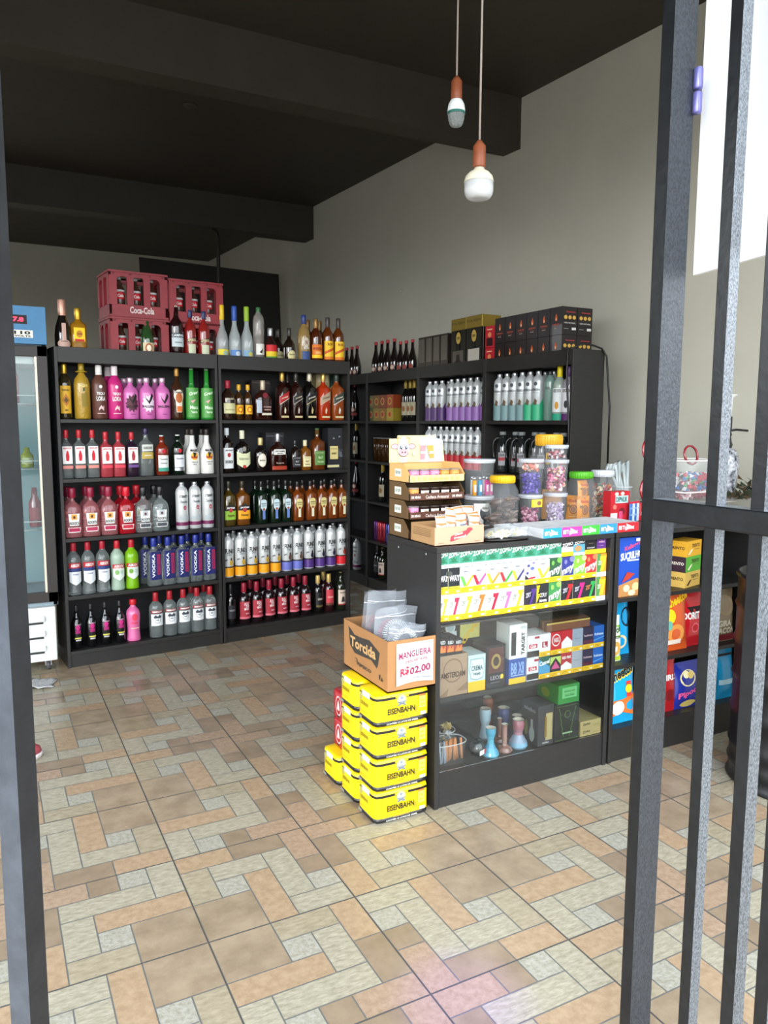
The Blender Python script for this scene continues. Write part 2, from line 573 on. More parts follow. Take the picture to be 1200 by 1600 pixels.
def fk(bandc, fr):
    return [Rr(-PI, PI, .03, .235, P(bandc, .35)), Rr(-PI, PI, .225, .255, P('#26211d', .4)), T('FUNK', 0, .60, 1.5, .11, INK), T('SPIRITS', 0, .52, .9, .03, P('#7b8a90')), T('premium', -.62, .40, .5, .05, INK, .02),
            Pp([(.05, .28), (.45, .27), (.6, .34), (.45, .40), (.12, .40), (-.05, .34)], P(fr)), Dd(.25, .42, .15, .03, P('#3a2a30'))]
def et(u0, c2):
    return [Rr(-PI, PI, .02, .20, P(c2, .35)), Pp([(-.9, .20), (-.2, .27), (.5, .19), (1.0, .24), (1.0, .18), (-.9, .18)], P(c2, .35)), Pp([(-.3, .30), (.25, .29), (.3, .37), (-.1, .40)], P('#5b4a35')), T('ETERNITY', 0, .60, 1.3, .05, P('#3a4046')), Dd(0, .70, .25, .035, P('#596068')), Rr(-.5, .5, .50, .51, P('#7d858a')), Rr(-.4, .4, .46, .465, P('#7d858a'))]
can = mat('#d9dcdc', .28, metal=.25)
can2 = mat('#c2c8ca', .3, metal=.3)
kind('gin', 'gin_bottle', 'clear gin bottle with red cap and red figure label', .29, .070, 'square', CL, (mat('#b81f2c', .3), .83, .42), beef(RED, P('#d98a80')), p=5.)
kind('ginpink', 'gin_bottle', 'pink gin bottle with red cap and white label', .278, .074, 'square', tr('#e8606c', .05, .6), (mat('#b81f2c', .3), .83, .42), beef(P('#d2343f'), P('#e4485a')), p=5.)
kind('gindark', 'gin_bottle', 'dark berry gin bottle with red cap and white label', .276, .073, 'square', dk('#2b1a2c'), (mat('#b81f2c', .3), .83, .42), beef(P('#a82a3a'), P('#6c4a8c')), p=5.)
kind('ginyellow', 'gin_bottle', 'clear faceted gin bottle with purple cap and gold band', .299, .085, 'square', CL, (mat('#2e2148', .3), .87, .40), [Rr(-.85, .85, .36, .50, P('#b9a24a')), Rr(-.8, .8, .52, .66, P('#cfd3cc')), T('GORDON\'S', 0, .59, 1.3, .06, INK), T('London Dry', 0, .43, 1.0, .04, WHITE)], p=4.)
kind('ginred', 'gin_bottle', 'reddish gin bottle with green-and-white label', .255, .086, 'cyl', dk('#7a2a18'), (mat('#cfd6d2', .3), .80, .34), lab(.85, .19, .50, P('#e6ebe6'), T('Tanqueray', 0, .40, 1.2, .05), T('RANGPUR', 0, .30, 1.0, .03), Rr(-.85, .85, .10, .19, P('#3f9a83')), Dd(0, .60, .3, .05, RED)))
kind('gingreen', 'gin_bottle', 'dark green gin bottle with silvery label', .258, .086, 'cyl', DKG, (mat('#d6d8d4', .3), .80, .34), lab(.85, .19, .50, P('#dfe6ea'), T('Tanqueray', 0, .40, 1.2, .05), Rr(-.85, .85, .10, .18, SILV), Dd(0, .60, .28, .05, RED)))
kind('coco', 'liqueur_bottle', 'white coconut liqueur bottle with black cap and palm label', .294, .094, 'goose', mat('#e9e9e3', .3), (mat('#2a211d', .4), .86, .36), [T('MALIBU', 0, .53, 1.1, .06, INK), Dd(0, .40, .5, .085, P('#f2b51f')), Pp([(-.5, .40), (.5, .40), (.4, .35), (-.4, .35)], P('#b2491d')), Pp([(-.1, .38), (.05, .38), (.3, .48), (-.2, .49)], P('#2b2018')), T('CARIBBEAN RUM', 0, .27, .9, .025), T('COCO', 0, .22, .5, .025)], p=2.)
def rock(c1, c2):
    return [Pp([(-.62, .48), (.62, .48), (.5, .24), (-.5, .24)], P('#eef0ee')), Pp([(-.7, .20), (.7, .20), (.62, .10), (-.62, .10)], WHITE), Rr(-.6, .6, .115, .19, c1), Rr(-.32, .32, .36, .47, c2), Dd(0, .41, .14, .03, P('#5a2a1e')), T("ROCK'S", 0, .29, .95, .06)]
kind('rockpink', 'gin_bottle', 'pale pink gin bottle with dark red cap', .30, .105, 'rocks', tr('#d98f94', .05, .7), (mat('#8a1b38', .3), .80, .44), rock(P('#b02a50'), P('#e0a44a')), p=3.5, D=.075)
kind('rockred', 'gin_bottle', 'bright red gin bottle with red cap', .294, .105, 'rocks', tr('#c8202e', .05, .5), (mat('#c9182c', .3), .80, .44), rock(P('#c02838'), P('#e0a44a')), p=3.5, D=.075)
kind('rockclear', 'gin_bottle', 'clear gin bottle with black cap and grey label', .288, .105, 'rocks', CL, (mat('#17171a', .3), .80, .44), rock(P('#4b4f55'), P('#b9bdc3')), p=3.5, D=.075)
kind('etern', 'vodka_bottle', 'white vodka bottle with purple band and red seal', .309, .081, 'tall', can, (SILV, .93, .44), [Rr(-PI, PI, .08, .155, P('#6e2350', .35)), T('ETERNITY', 0, .70, 1.35, .055, INK), T('Chocolate', 0, .59, 1.2, .06, P('#59636b')), Dd(.15, .46, .22, .045, P('#a3203a')), T('A', .15, .46, .15, .04, WHITE), Pp([(-1, .22), (-.6, .28), (-.3, .25), (.1, .32), (.5, .26), (.9, .29), (1, .20), (-1, .20)], P('#a9b3b7'))])
kind('askov', 'vodka_bottle', 'clear vodka bottle with red cap and red-blue label', .320, .083, 'waist', CL, (mat('#a81f30', .3), .84, .42), [Rr(-1, 1, .52, .62, P('#b3202c')), T('ASKOV', 0, .57, 1.3, .06, WHITE), Rr(-1, 1, .46, .515, P('#2b3a78')), Rr(-.9, .9, .26, .45, P('#dfe4e8')), T('VODKA', 0, .40, .8, .03, P('#3a4a80')), Pp([(-.9, .26), (.9, .26), (0, .19)], P('#dfe4e8'))])
def ask2(c):
    return [Rr(-.95, .95, .45, .53, P('#b8232c')), T('ASKOV', 0, .49, 1.4, .055, WHITE), Rr(-.85, .85, .28, .45, P('#d9e4dc')), Pp([(-.85, .28), (.85, .28), (0, .20)], P('#d9e4dc')), Dd(-.3, .37, .3, .05, P(c)), Dd(.35, .37, .22, .045, P('#b9cfc0'))]
kind('askpale', 'vodka_bottle', 'frosted pale green vodka bottle with red cap', .314, .087, 'waist', tr('#b5cdb8', .25, .35), (mat('#b81f2c', .3), .84, .42), ask2('#7fae62'))
kind('askgreen', 'vodka_bottle', 'vivid lime green vodka bottle with red cap', .313, .087, 'waist', tr('#8bc81c', .1, .3), (mat('#b81f2c', .3), .84, .42), ask2('#6f9e3a'))
kind('blue', 'vodka_bottle', 'clear vodka bottle with dark blue cap and blue label', .312, .086, 'square', CL, (mat('#25348c', .25), .82, .44), [Rr(-.88, .05, .13, .72, P('#232a66', .3)), Rr(.05, .88, .13, .72, P('#2c2f63', .3)), T('VODKA', -.32, .43, .45, .50, P('#e6e9ee'), 90), Rr(.22, .72, .24, .66, P('#b3243e', .3)), T('ROSKOFF', .47, .45, .28, .38, P('#23306e'), 90)], p=5., D=.07)
kind('slim', 'wine_bottle', 'slim dark sparkling bottle with pink printed label', .270, .067, 'slim', dk('#0c0c0d'), (mat('#2a2a2c', .3), .80, .30), [Dd(0, .50, .42, .06, P('#c2287c')), Rr(-.45, .45, .36, .44, P('#a3236c')), T('SPARKLE', 0, .57, 1.0, .03, P('#c9a9bb')), Rr(-.6, .6, .24, .27, P('#d8cf5a')), Rr(-.45, .45, .19, .225, P('#b9b9b9'))])
kind('pinkpet', 'cocktail_bottle', 'opaque pink drink bottle with red cap', .268, .088, 'waist', mat('#d4699c', .2, coat=.4), (mat('#c4202c', .3), .87, .50), [Dd(0, .58, .4, .09, P('#e0425a')), T('Frutz', 0, .45, .9, .07, P('#e23c58')), Rr(-.6, .6, .31, .33, P('#f0c9a9'))])
kind('smirn', 'vodka_bottle', 'clear vodka bottle with red cap and crest label', .296, .087, 'cyl', CL, (mat('#a3202a', .25), .80, .42), [Rr(-1, 1, .55, .61, P('#8f2026')), T('SMIRNOFF', 0, .58, 1.5, .035, WHITE), Rr(-.95, .95, .27, .53, P('#e8ebee')), Dd(0, .40, .45, .075, P('#8e959d')), Dd(0, .40, .37, .062, P('#e8ebee')), T('No21', 0, .40, .4, .04), Pp([(-.6, .46), (-.3, .52), (0, .48), (.3, .52), (.6, .46), (.4, .44), (-.4, .44)], P('#3d434b'))])
kind('champ', 'champagne_bottle', 'black sparkling wine bottle with rose gold neck foil', .349, .092, 'champ', dk('#15110f'), (mat('#cf9f8c', .35, metal=.5), .62, .47), [Rr(-.25, .25, .30, .60, P('#caa79a')), Dd(0, .26, .85, .07, P('#caa79a')), T('CHANDON', 0, .30, .8, .02, INK)])
kind('tequila', 'tequila_bottle', 'gold tequila bottle with yellow label and gold cap', .307, .090, 'square', tr('#b98420', .08, .4), (GOLDC, .78, .42), lab(.7, .36, .62, YEL, Dd(0, .50, .4, .07, P('#c98a1c')), T('Jose', 0, .50, .6, .06, P('#8a2a16')), Rr(-.6, .6, .36, .40, RED)), p=4., D=.07)
kind('saketall', 'wine_bottle', 'dark green bottle with cream label and pale cap', .332, .085, 'champ', dk('#24451f'), (mat('#7f8f80', .4), .88, .36), [Rr(-.9, .9, .16, .38, P('#d9cba4')), Dd(0, .28, .55, .09, P('#a5532c')), Dd(0, .28, .35, .06, P('#efe6cb'))])
kind('campari', 'aperitif_bottle', 'dark red aperitif bottle with pale blue-white label', .372, .092, 'cyl', dk('#1f0a0b'), (mat('#b0a58c', .4), .80, .30), [Rr(-.95, .95, .30, .52, P('#c9d6da')), T('CAMPARI', 0, .49, 1.7, .05, P('#e8eef0')), Rr(-1, 1, .455, .525, P('#243042')), T('CAMPARI', 0, .49, 1.8, .045, P('#e8eef0')), Rr(-.5, .5, .36, .38, P('#7f8f98'))])
kind('aperol', 'aperitif_bottle', 'red aperitif bottle with blue cap and cream label', .350, .080, 'squat', dk('#8a1f1c'), (mat('#22305e', .3), .86, .42), [Pp([(-.95, .40), (.95, .47), (.95, .52), (-.95, .46)], P('#31211a')), T('APEROL', 0, .455, 1.5, .05, P('#e8d9a9'), .02), Rr(-.6, .6, .24, .38, P('#cfd6b8')), Pp([(-.6, .24), (.6, .24), (.45, .14), (-.45, .14)], P('#cfd6b8'))])
kind('tqyellow', 'tequila_bottle', 'dark tequila bottle with tall yellow label, gold cap', .326, .077, 'squat', dk('#2a2412'), (GOLDC, .82, .44), lab(.85, .10, .60, P('#d9a92c'), Pp([(0, .46), (.55, .34), (0, .22), (-.55, .34)], P('#b9752c')), Pp([(0, .40), (.3, .34), (0, .28), (-.3, .34)], P('#5f4418')), T('TEQUILA', 0, .52, 1.1, .04), T('ORO', 0, .16, .5, .03)))
kind('hat', 'tequila_bottle', 'textured golden tequila bottle with hat-shaped cap', .332, .095, 'squat', mat('#b08d2c', .12, coat=.8, bump=.5, bscale=90), (mat('#a58a1a', .3), .84, .36), [T('AGAVE', 0, .60, 1.0, .05, P('#e6d27a')), Rr(-.3, .3, .22, .46, P('#8f7a2a')), Rr(-.1, .1, .5, .56, P('#3a5a3a'))], hat=True)
def ykk():
    return [Dd(0, .60, .2, .03, WHITE), T('TEQUI', 0, .47, 1.0, .06, WHITE), T('LOKA', 0, .38, 1.1, .085, WHITE), Pp([(-.3, .16), (.0, .20), (.3, .15), (.35, .26), (.2, .22), (0, .26), (-.3, .20)], P('#e8c8c8')), Rr(-.5, .5, .10, .115, P('#e8c8c8'))]
kind('cacau', 'liqueur_bottle', 'matte brown liqueur bottle with white lettering', .326, .092, 'squat', mat('#5e3a30', .3), (mat('#e6e4e2', .4), .82, .42), ykk())
kind('pinkliq', 'liqueur_bottle', 'magenta pink liqueur bottle with white cap, white lettering', .325, .092, 'squat', mat('#c42a78', .25), (mat('#e9dde0', .4), .82, .42), ykk())
def whale(c):
    o = []
    if c:
        random.seed(3)
        pts = []
        for i in range(22):
            a = 2*PI*i/22
            rr = 1. if i % 2 else .72
            pts.append((.92*rr*math.cos(a), .38+.22*rr*math.sin(a)))
        o.append(Pp(pts, P(c)))
    return o+[Pp([(-.55, .62), (-.3, .50), (0, .44), (.35, .60), (.2, .42), (.05, .36), (-.35, .48)], INK), Pp([(.3, .62), (.62, .56), (.4, .48), (.15, .40)], INK), T('BALLENA', 0, .31, 1.6, .055, INK), T('TEQUILA', 0, .12, .6, .025, P('#7a2a6a'))]
pb = mat('#d271b4', .2, coat=.3)
pc = (mat('#c9a9bd', .3, metal=.5), .88, .40)
kind('whbrown', 'liqueur_bottle', 'pink liqueur bottle with brown splash print', .257, .098, 'squat', pb, pc, whale('#5a2a3c'))
kind('whwhite', 'liqueur_bottle', 'pink liqueur bottle with white splash print', .260, .098, 'squat', pb, pc, whale('#f0dff0'))
kind('whplain', 'liqueur_bottle', 'pink liqueur bottle with plain black whale-tail print', .263, .098, 'squat', pb, pc, whale(None))
kind('amar', 'liqueur_bottle', 'brown cream liqueur bottle with tan oval label', .328, .088, 'flask', dk('#3a2112'), (mat('#b08440', .35, metal=.4), .84, .34), [Dd(0, .46, .75, .12, P('#e6ded0')), Pp([(-.55, .44), (.55, .44), (.4, .14), (-.4, .14)], P('#e6ded0')), Dd(0, .42, .5, .10, P('#b9622c')), T('Amarula', 0, .53, 1.1, .04), Rr(-.35, .35, .15, .26, P('#d9702c'))])
kind('cachaca', 'spirit_bottle', 'slender green bottle printed with pale lettering', .330, .089, 'goose', dk('#2c8a34'), (mat('#9fc0a0', .3), .92, .30), [Rr(-1.2, 1.2, .04, .62, P('#4f9a45', .3)), T('Green', 0, .52, 1.4, .07, P('#d9efd2'), .05), Pp([(-.5, .36), (.3, .40), (.8, .50), (.5, .44), (-.2, .32)], P('#e8a9b0')), T('Maca', 0, .24, 1.2, .07, P('#d9efd2')), T('Verde', 0, .15, .9, .05, P('#d9efd2'))])
def goose(c1, c2):
    return [Pp([(-.5, .44), (-.1, .36), (.0, .40), (.4, .46), (.05, .34), (-.1, .33)], P('#e8f0f4')), Rr(-1, 1, .14, .28, P(c1)), Rr(-1, 1, .10, .15, P(c2)), Dd(.2, .22, .4, .04, P(c2))]
frost = tr('#cfd8da', .35, .55)
kind('gooseY', 'vodka_bottle', 'frosted vodka bottle with yellow neck', .401, .084, 'goose', frost, (mat('#e6c21a', .35), .76, .42), goose('#e6d23a', '#9fb9a9'))
kind('gooseB', 'vodka_bottle', 'frosted vodka bottle with blue neck', .401, .084, 'goose', frost, (mat('#2b55b0', .35), .76, .42), goose('#5f8ac8', '#cfdbe8'))
kind('gooseG', 'vodka_bottle', 'frosted vodka bottle with lime green neck', .404, .084, 'goose', frost, (mat('#93b92a', .35), .76, .42), goose('#7fa9c8', '#d2c86a'))
kind('gintag', 'gin_bottle', 'clear cylindrical bottle with a white paper tag on its neck', .407, .075, 'tall', tr('#b9b4b0', .06, .6), (mat('#2f6a3a', .35), .86, .42), lab(.9, .22, .40, P('#e6e6df'), Pp([(-.3, .26), (.2, .24), (.4, .34), (.1, .30)], INK)))
kind('rasta', 'rum_bottle', 'dark flask with red, yellow and green striped label', .276, .090, 'flask', dk('#2a1412'), (SILV, .80, .40), [Rr(-1.1, 1.1, .42, .58, P('#c9242c')), Rr(-1.1, 1.1, .30, .42, P('#e8c82a')), Rr(-1.1, 1.1, .12, .30, P('#5f9a2a'))])
kind('scotchd', 'whisky_bottle', 'small dark whisky flask with cream label', .285, .086, 'flask', dk('#1c100b'), (mat('#2a2620', .3), .80, .36), [Dd(0, .34, .75, .12, P('#d9cf9a')), Rr(-.7, .7, .14, .28, P('#c9b77a')), T('OLD PARR', 0, .36, 1.0, .03)])
kind('bluecap', 'tequila_bottle', 'golden liquor bottle with blue cap and blue label', .383, .090, 'squat', tr('#b99a5e', .06, .45), (mat('#1f3478', .3), .84, .40), [Dd(0, .50, .5, .09, P('#c9c2b0')), T('N', 0, .50, .35, .08, P('#7a2a2a')), Rr(-.7, .7, .14, .34, P('#39528a')), T('RON', 0, .40, .8, .05, P('#e0e0e0'))])
kind('montO', 'rum_bottle', 'amber rum bottle with orange label', .365, .090, 'cyl', dk('#4a1c08'), (mat('#8a6a3c', .3, metal=.5), .80, .40), lab(1.05, .24, .50, P('#e07a1c'), Rr(-1.05, 1.05, .24, .30, YEL), T('MONTILLA', 0, .42, 1.6, .05, P('#8a1c12')), T('CARTA', 0, .34, .9, .05, P('#fbe29a'))))
kind('montY', 'rum_bottle', 'amber rum bottle with bright yellow label', .380, .084, 'cyl', dk('#5a2a08'), (mat('#3a3230', .3), .80, .40), lab(1.05, .22, .56, P('#efc62a'), Pp([(-1.0, .36), (1., .46), (1, .41), (-1, .31)], P('#d05a1c')), T('RON', 0, .50, .9, .05, P('#8a2a12')), Rr(-1.05, 1.05, .22, .27, P('#e07a1c'))))
kind('buch', 'whisky_bottle', 'broad dark whisky bottle with red cap and cream label', .261, .108, 'flask', dk('#2a1a14'), (mat('#a32038', .35), .80, .36), lab(.8, .16, .42, P('#d2cfa0'), T("DEWAR'S", 0, .53, 1.2, .05, P('#c9c2a8')), Rr(-.6, .6, .24, .26, P('#8f8a60'))))
kind('smallY', 'whisky_bottle', 'small amber bottle with yellow label and yellow cap', .237, .060, 'wine', dk('#3a220c'), (mat('#dca81c', .3), .84, .46), lab(1.0, .16, .42, P('#e8b01c'), Dd(0, .29, .6, .08, P('#c9501c')), Dd(0, .29, .35, .05, YEL)))
kind('wood', 'whisky_bottle', 'broad flat bourbon bottle with dark liquor, pale side label', .269, .128, 'decan', dk('#2b0f0a'), (mat('#c2b49a', .35, metal=.3), .76, .28), [Rr(-.85, -.3, .18, .50, P('#b9c2cf')), T('WOODFORD', .35, .33, .9, .04, P('#c9a9a0')), T('RESERVE', .35, .26, .7, .035, P('#c9a9a0')), Rr(-.3, .85, .12, .18, P('#d6cdb8')), Dd(.1, .62, .3, .07, P('#7a1628'))], p=4., D=.06)
def jw(c, c2, dark):
    return [Pp([(-.9, .34), (.9, .48), (.9, .62), (-.9, .48)], P(c)), Pp([(-.9, .32), (.9, .46), (.9, .475), (-.9, .335)], P(c2)), T('JOHNNIE', 0, .47, 1.2, .035, P('#e8e0c8') if dark else INK, .05), Pp([(-.1, .14), (.1, .14), (.2, .22), (.0, .28), (-.15, .20)], P(c2)), Rr(-.7, .7, .05, .09, P('#c9b98a'))]
kind('jred', 'whisky_bottle', 'square whisky bottle with slanted red label', .328, .084, 'square', dk('#2a100a'), (mat('#b9974a', .3, metal=.5), .82, .40), jw('#b0232a', '#e0d6c0', True), p=5.)
kind('jdark', 'whisky_bottle', 'square whisky bottle with slanted dark label', .332, .085, 'square', dk('#260f0c'), (mat('#2a2522', .3), .82, .40), jw('#2a2524', '#b9b3a8', True), p=5.)
kind('jblack', 'whisky_bottle', 'square whisky bottle with slanted black-and-gold label', .336, .090, 'square', dk('#0f0d0b'), (mat('#c8bfa8', .3, metal=.3), .82, .40), jw('#16181a', '#c2ab72', True), p=5.)
kind('jgold', 'whisky_bottle', 'square red-amber whisky bottle with slanted beige label', .335, .090, 'square', dk('#a8300f'), (mat('#c9a85a', .3, metal=.6), .82, .40), jw('#b09a80', '#d9c8a8', False), p=5.)
kind('jgreen', 'whisky_bottle', 'square amber whisky bottle with slanted green label', .340, .096, 'square', dk('#8a4218'), (mat('#2c3a34', .3), .82, .40), jw('#3a4238', '#d2d6cf', True), p=5.)
kind('jimw', 'whisky_bottle', 'dark bourbon bottle with white label', .300, .078, 'square', dk('#180d0a'), (mat('#d6dde0', .35), .84, .42), lab(.9, .10, .56, P('#e6e8ea'), T('JIM BEAM', 0, .50, 1.3, .04), Dd(0, .40, .3, .05, P('#b03038')), T('BOURBON', 0, .25, 1.3, .07)), p=4.)
kind('ball', 'whisky_bottle', 'dark whisky bottle with cream shield label', .284, .108, 'decan', dk('#120c0b'), (mat('#e3e3c8', .4), .80, .32), [Pp([(-.9, .50), (-.3, .45), (.3, .45), (.9, .50), (.9, .20), (.3, .12), (-.3, .12), (-.9, .20)], P('#dde0b8')), T("Ballantine's", 0, .33, 1.3, .06, P('#4a4a3a')), Dd(0, .14, .25, .04, P('#b02a2a')), Dd(0, .56, .25, .06, P('#8a8a80'))], p=3., D=.075)
kind('oval', 'whisky_bottle', 'rounded dark whisky bottle with oval cream label', .234, .090, 'decan', dk('#120c0a'), (mat('#d6bf85', .35, metal=.3), .78, .38), [Dd(0, .34, .70, .20, P('#e3d5bc')), Dd(0, .34, .6, .17, P('#f0e8d8')), T('Buchanan', 0, .34, .9, .05)], p=2.5, D=.07)
kind('gjack', 'whisky_bottle', 'wide dark bourbon bottle with reddish base', .262, .128, 'decan', dk('#260c08'), (SILV, .78, .28), [Rr(-.7, .7, .44, .58, P('#e6e6e0')), T('GENTLEMAN', 0, .53, 1.2, .035), T('JACK', 0, .47, .7, .035), Rr(-.9, .9, .04, .14, P('#a83a20')), T('Reserve', 0, .22, .9, .04, P('#b9a99a'))], p=4., D=.07)
def jd(m, tc):
    return lab(.85, .12, .46, m, T("JACK DANIEL'S", 0, .41, 1.3, .035, tc), T('No.7', 0, .30, .7, .06, tc), T('Tennessee', 0, .20, 1.1, .04, tc))
kind('jdb', 'whisky_bottle', 'small square whiskey bottle with black label', .215, .076, 'square', dk('#1a110d'), (mat('#1a1a1c', .3), .82, .38), jd(P('#2c2c30'), P('#c8c8c8')), p=5.)
kind('jdh', 'whisky_bottle', 'small square whiskey bottle with cream label', .214, .072, 'square', dk('#7a4a12'), (mat('#d6cfa8', .35), .80, .40), jd(P('#e6dca8'), P('#5a4a2a')), p=5.)
kind('jda', 'whisky_bottle', 'tall whiskey bottle with green apple label', .298, .096, 'square', dk('#5f2f0f'), (mat('#3a6a3a', .35), .80, .34), jd(P('#5f8a45'), P('#cfe0b9')), p=5.)
def jim(c, tc):
    return [Rr(-.9, .9, .14, .34, P(c)), Pp([(-.9, .34), (.9, .34), (.8, .44), (0, .50), (-.8, .44)], P('#26211e')), T('JIM BEAM', 0, .40, 1.3, .05, WHITE), Dd(0, .35, .28, .05, P('#b0303a')), T(tc, 0, .23, 1.1, .07, P('#5a4212'))]
kind('jimapple', 'whisky_bottle', 'bourbon bottle with black and apple-green label', .304, .088, 'square', dk('#4a3a12'), (mat('#2a2a20', .3), .84, .38), jim('#8ab93a', 'Apple'), p=4.)
kind('jimhoney', 'whisky_bottle', 'bourbon bottle with black and orange honey label', .301, .096, 'square', dk('#6a3c10'), (mat('#2f2616', .3), .84, .38), jim('#e8a01c', 'Honey'), p=4.)
def pp(c1, c2):
    return [Dd(0, .52, .55, .05, c1), Rr(-.55, .55, .38, .53, c1), Pp([(-.55, .38), (.55, .38), (.22, .30), (-.22, .30)], c1), Rr(-.24, .24, .10, .31, c2), T('PASSPORT', 0, .47, .9, .03), T('SCOTCH', 0, .42, .7, .025), Dd(0, .34, .22, .03, P('#a04a3a'))]
kind('green', 'whisky_bottle', 'square dark green whisky bottle with pale blue label', .294, .080, 'square', dk('#0e1f12'), (mat('#1a1a18', .3), .86, .36), pp(P('#cfe3ea'), P('#6a86c8')), p=5.)
kind('amber', 'whisky_bottle', 'square amber whisky bottle with cream keyhole label', .282, .083, 'square', dk('#743810'), (mat('#1c1a18', .3), .86, .36), pp(P('#ddd08a'), P('#e6dfc0')), p=5.)
kind('funkY', 'spirit_bottle', 'white spirit bottle with yellow base and pineapple print', .304, .077, 'tall', can, (SILV, .93, .44), fk('#eda21c', '#c9a22c'))
kind('funkB', 'spirit_bottle', 'white spirit bottle with periwinkle blue base', .301, .077, 'tall', can, (SILV, .93, .44), fk('#6a72c0', '#6a4a38'))
kind('funkP', 'spirit_bottle', 'white spirit bottle with deep purple base', .303, .077, 'tall', can, (SILV, .93, .44), fk('#53357e', '#2a2440'))
kind('funkR', 'spirit_bottle', 'white spirit bottle with bright red base', .306, .077, 'tall', can, (SILV, .93, .44), fk('#d42630', '#a83a2a'))
kind('winered', 'wine_bottle', 'dark wine bottle with red capsule and red label', .290, .084, 'wine', dk('#1b0f12'), (mat('#8f1c32', .35), .76, .44), lab(1.05, .14, .56, P('#a12a37'), T('SOU', .1, .50, .8, .07, P('#f0d9dc')), T('DE', .25, .44, .6, .05, P('#f0d9dc')), T('MINAS', .1, .38, .8, .06, P('#f0d9dc')), T('suave', .2, .27, .6, .03, P('#e8b9c0')), Rr(-1.05, 1.05, .14, .19, P('#cf6a78'))))
kind('winedark', 'wine_bottle', 'black wine bottle standing at the left end of the shelf', .291, .070, 'wine', dk('#0e0e10'), (mat('#161618', .4), .76, .44), lab(.9, .18, .50, P('#26262a'), T('RESERVE', 0, .38, 1.2, .04, P('#8f8f94'))))
kind('wineblack', 'wine_bottle', 'black wine bottle with gold cap', .280, .074, 'wine', dk('#100e0e'), (mat('#c9ad6a', .4, metal=.3), .78, .46), lab(.9, .16, .56, P('#19181a'), T('CASAL', 0, .38, 1.1, .05, P('#c9c2b4')), Rr(-.8, .8, .17, .22, P('#6a5a2a'))))
kind('winecoral', 'wine_bottle', 'dark wine bottle with gold cap and coral label', .281, .076, 'wine', dk('#2a0f12'), (mat('#c9ad6a', .4, metal=.3), .78, .46), lab(1.0, .18, .60, P('#c9404c'), T('CASAL', 0, .40, 1.2, .05, P('#f0c9b9')), Rr(-1, 1, .18, .24, P('#6a3a26'))))
kind('winewhite', 'wine_bottle', 'dark green wine bottle with long cork neck, cream label', .285, .076, 'wine', dk('#1a2012'), (mat('#6a5a3c', .5), .86, .34), lab(1.0, .14, .54, P('#d6c3b4'), T('Quinta', 0, .47, 1.3, .05), Pp([(-.4, .22), (.4, .22), (.2, .36), (-.2, .36)], P('#3a3230')), Rr(-1, 1, .14, .17, P('#a0302a'))))
def silo(c, glow):
    return [Rr(-PI, PI, .01, .32, P(c, .35)), Pp([(-1.3, .31), (-.2, .38), (.6, .31), (1.3, .46), (1.3, .30), (-1.3, .30)], P(c, .35)), Pp([(-.35, .33), (.15, .31), (.3, .40), (-.1, .45)], P('#5a4a35')), T('INTENCION', 0, .62, 1.3, .05, P('#3a4048')), Dd(0, .74, .28, .04, P('#454d55')), Rr(-.6, .6, .56, .565, P('#6f787e'))]
kind('svpurple', 'spirit_bottle', 'silvery spirit bottle with dark purple base', .307, .078, 'tall', can2, (SILV, .93, .44), silo('#4a2c66', 0))
kind('svlilac', 'spirit_bottle', 'silvery spirit bottle with lilac base', .309, .078, 'tall', can2, (SILV, .93, .44), silo('#8a62a8', 0))
kind('svred', 'spirit_bottle', 'silvery spirit bottle with red base', .312, .078, 'tall', can2, (SILV, .93, .44), silo('#b0202c', 0))
kind('svteal', 'spirit_bottle', 'silvery spirit bottle with grey-teal base', .316, .080, 'tall', can2, (SILV, .93, .44), silo('#6f8f92', 0))
kind('svgreen', 'spirit_bottle', 'silvery spirit bottle with bright green base', .315, .082, 'tall', can2, (SILV, .93, .44), silo('#2fa678', 0))
kind('svclear', 'spirit_bottle', 'clear greenish bottle with dark cap', .306, .075, 'tall', tr('#8fb0a5', .06, .5), (mat('#2a2f30', .3), .92, .44), [T('VOX', 0, .66, .9, .05, INK)])
kind('yellowneck', 'vodka_bottle', 'clear vodka bottle with yellow neck and teal base', .331, .082, 'cyl', tr('#b9c9bd', .1, .4), (mat('#e0cc1c', .35), .80, .42), [Rr(-PI, PI, .01, .13, P('#1f9a7a')), Rr(-1, 1, .16, .60, P('#d9dfe0')), T('KEOXX', 0, .55, 1.2, .06), Dd(0, .28, .3, .07, P('#c9922c'))])
kind('purpleneck', 'vodka_bottle', 'clear vodka bottle with purple neck and purple base', .327, .082, 'cyl', tr('#b9b5c4', .1, .4), (mat('#4a2560', .35), .80, .42), [Rr(-PI, PI, .01, .13, P('#5a2468')), Rr(-1, 1, .16, .60, P('#dfdfe4')), T('KEOXX', 0, .55, 1.2, .06), Dd(0, .30, .3, .07, P('#2a2a30'))])
kind('verm', 'vermouth_bottle', 'dark vermouth bottle with red cap and green neck band', .342, .078, 'champ', dk('#140b0b'), (mat('#a81f28', .35), .92, .40), [Rr(-PI, PI, .0, .0, INK), Dd(0, .30, .6, .07, P('#8a3a30')), Dd(0, .30, .45, .05, P('#c9b9a8')), Rr(-1.1, 1.1, .14, .22, P('#8a2a28'))])
kind('vermsmall', 'vermouth_bottle', 'short dark vermouth bottle with red cap and green neck', .308, .070, 'champ', dk('#140b0b'), (mat('#a81f28', .35), .92, .40), [Dd(0, .30, .6, .07, P('#8a3a30')), Rr(-1.1, 1.1, .14, .22, P('#8a2a28'))])
kind('darkgold', 'wine_bottle', 'dark bottle with gold capsule', .335, .072, 'wine', dk('#0d0c0b'), (mat('#9a8238', .4, metal=.3), .80, .46), lab(.9, .14, .46, P('#a8a288'), Dd(0, .30, .4, .07, P('#8a5a2a'))))

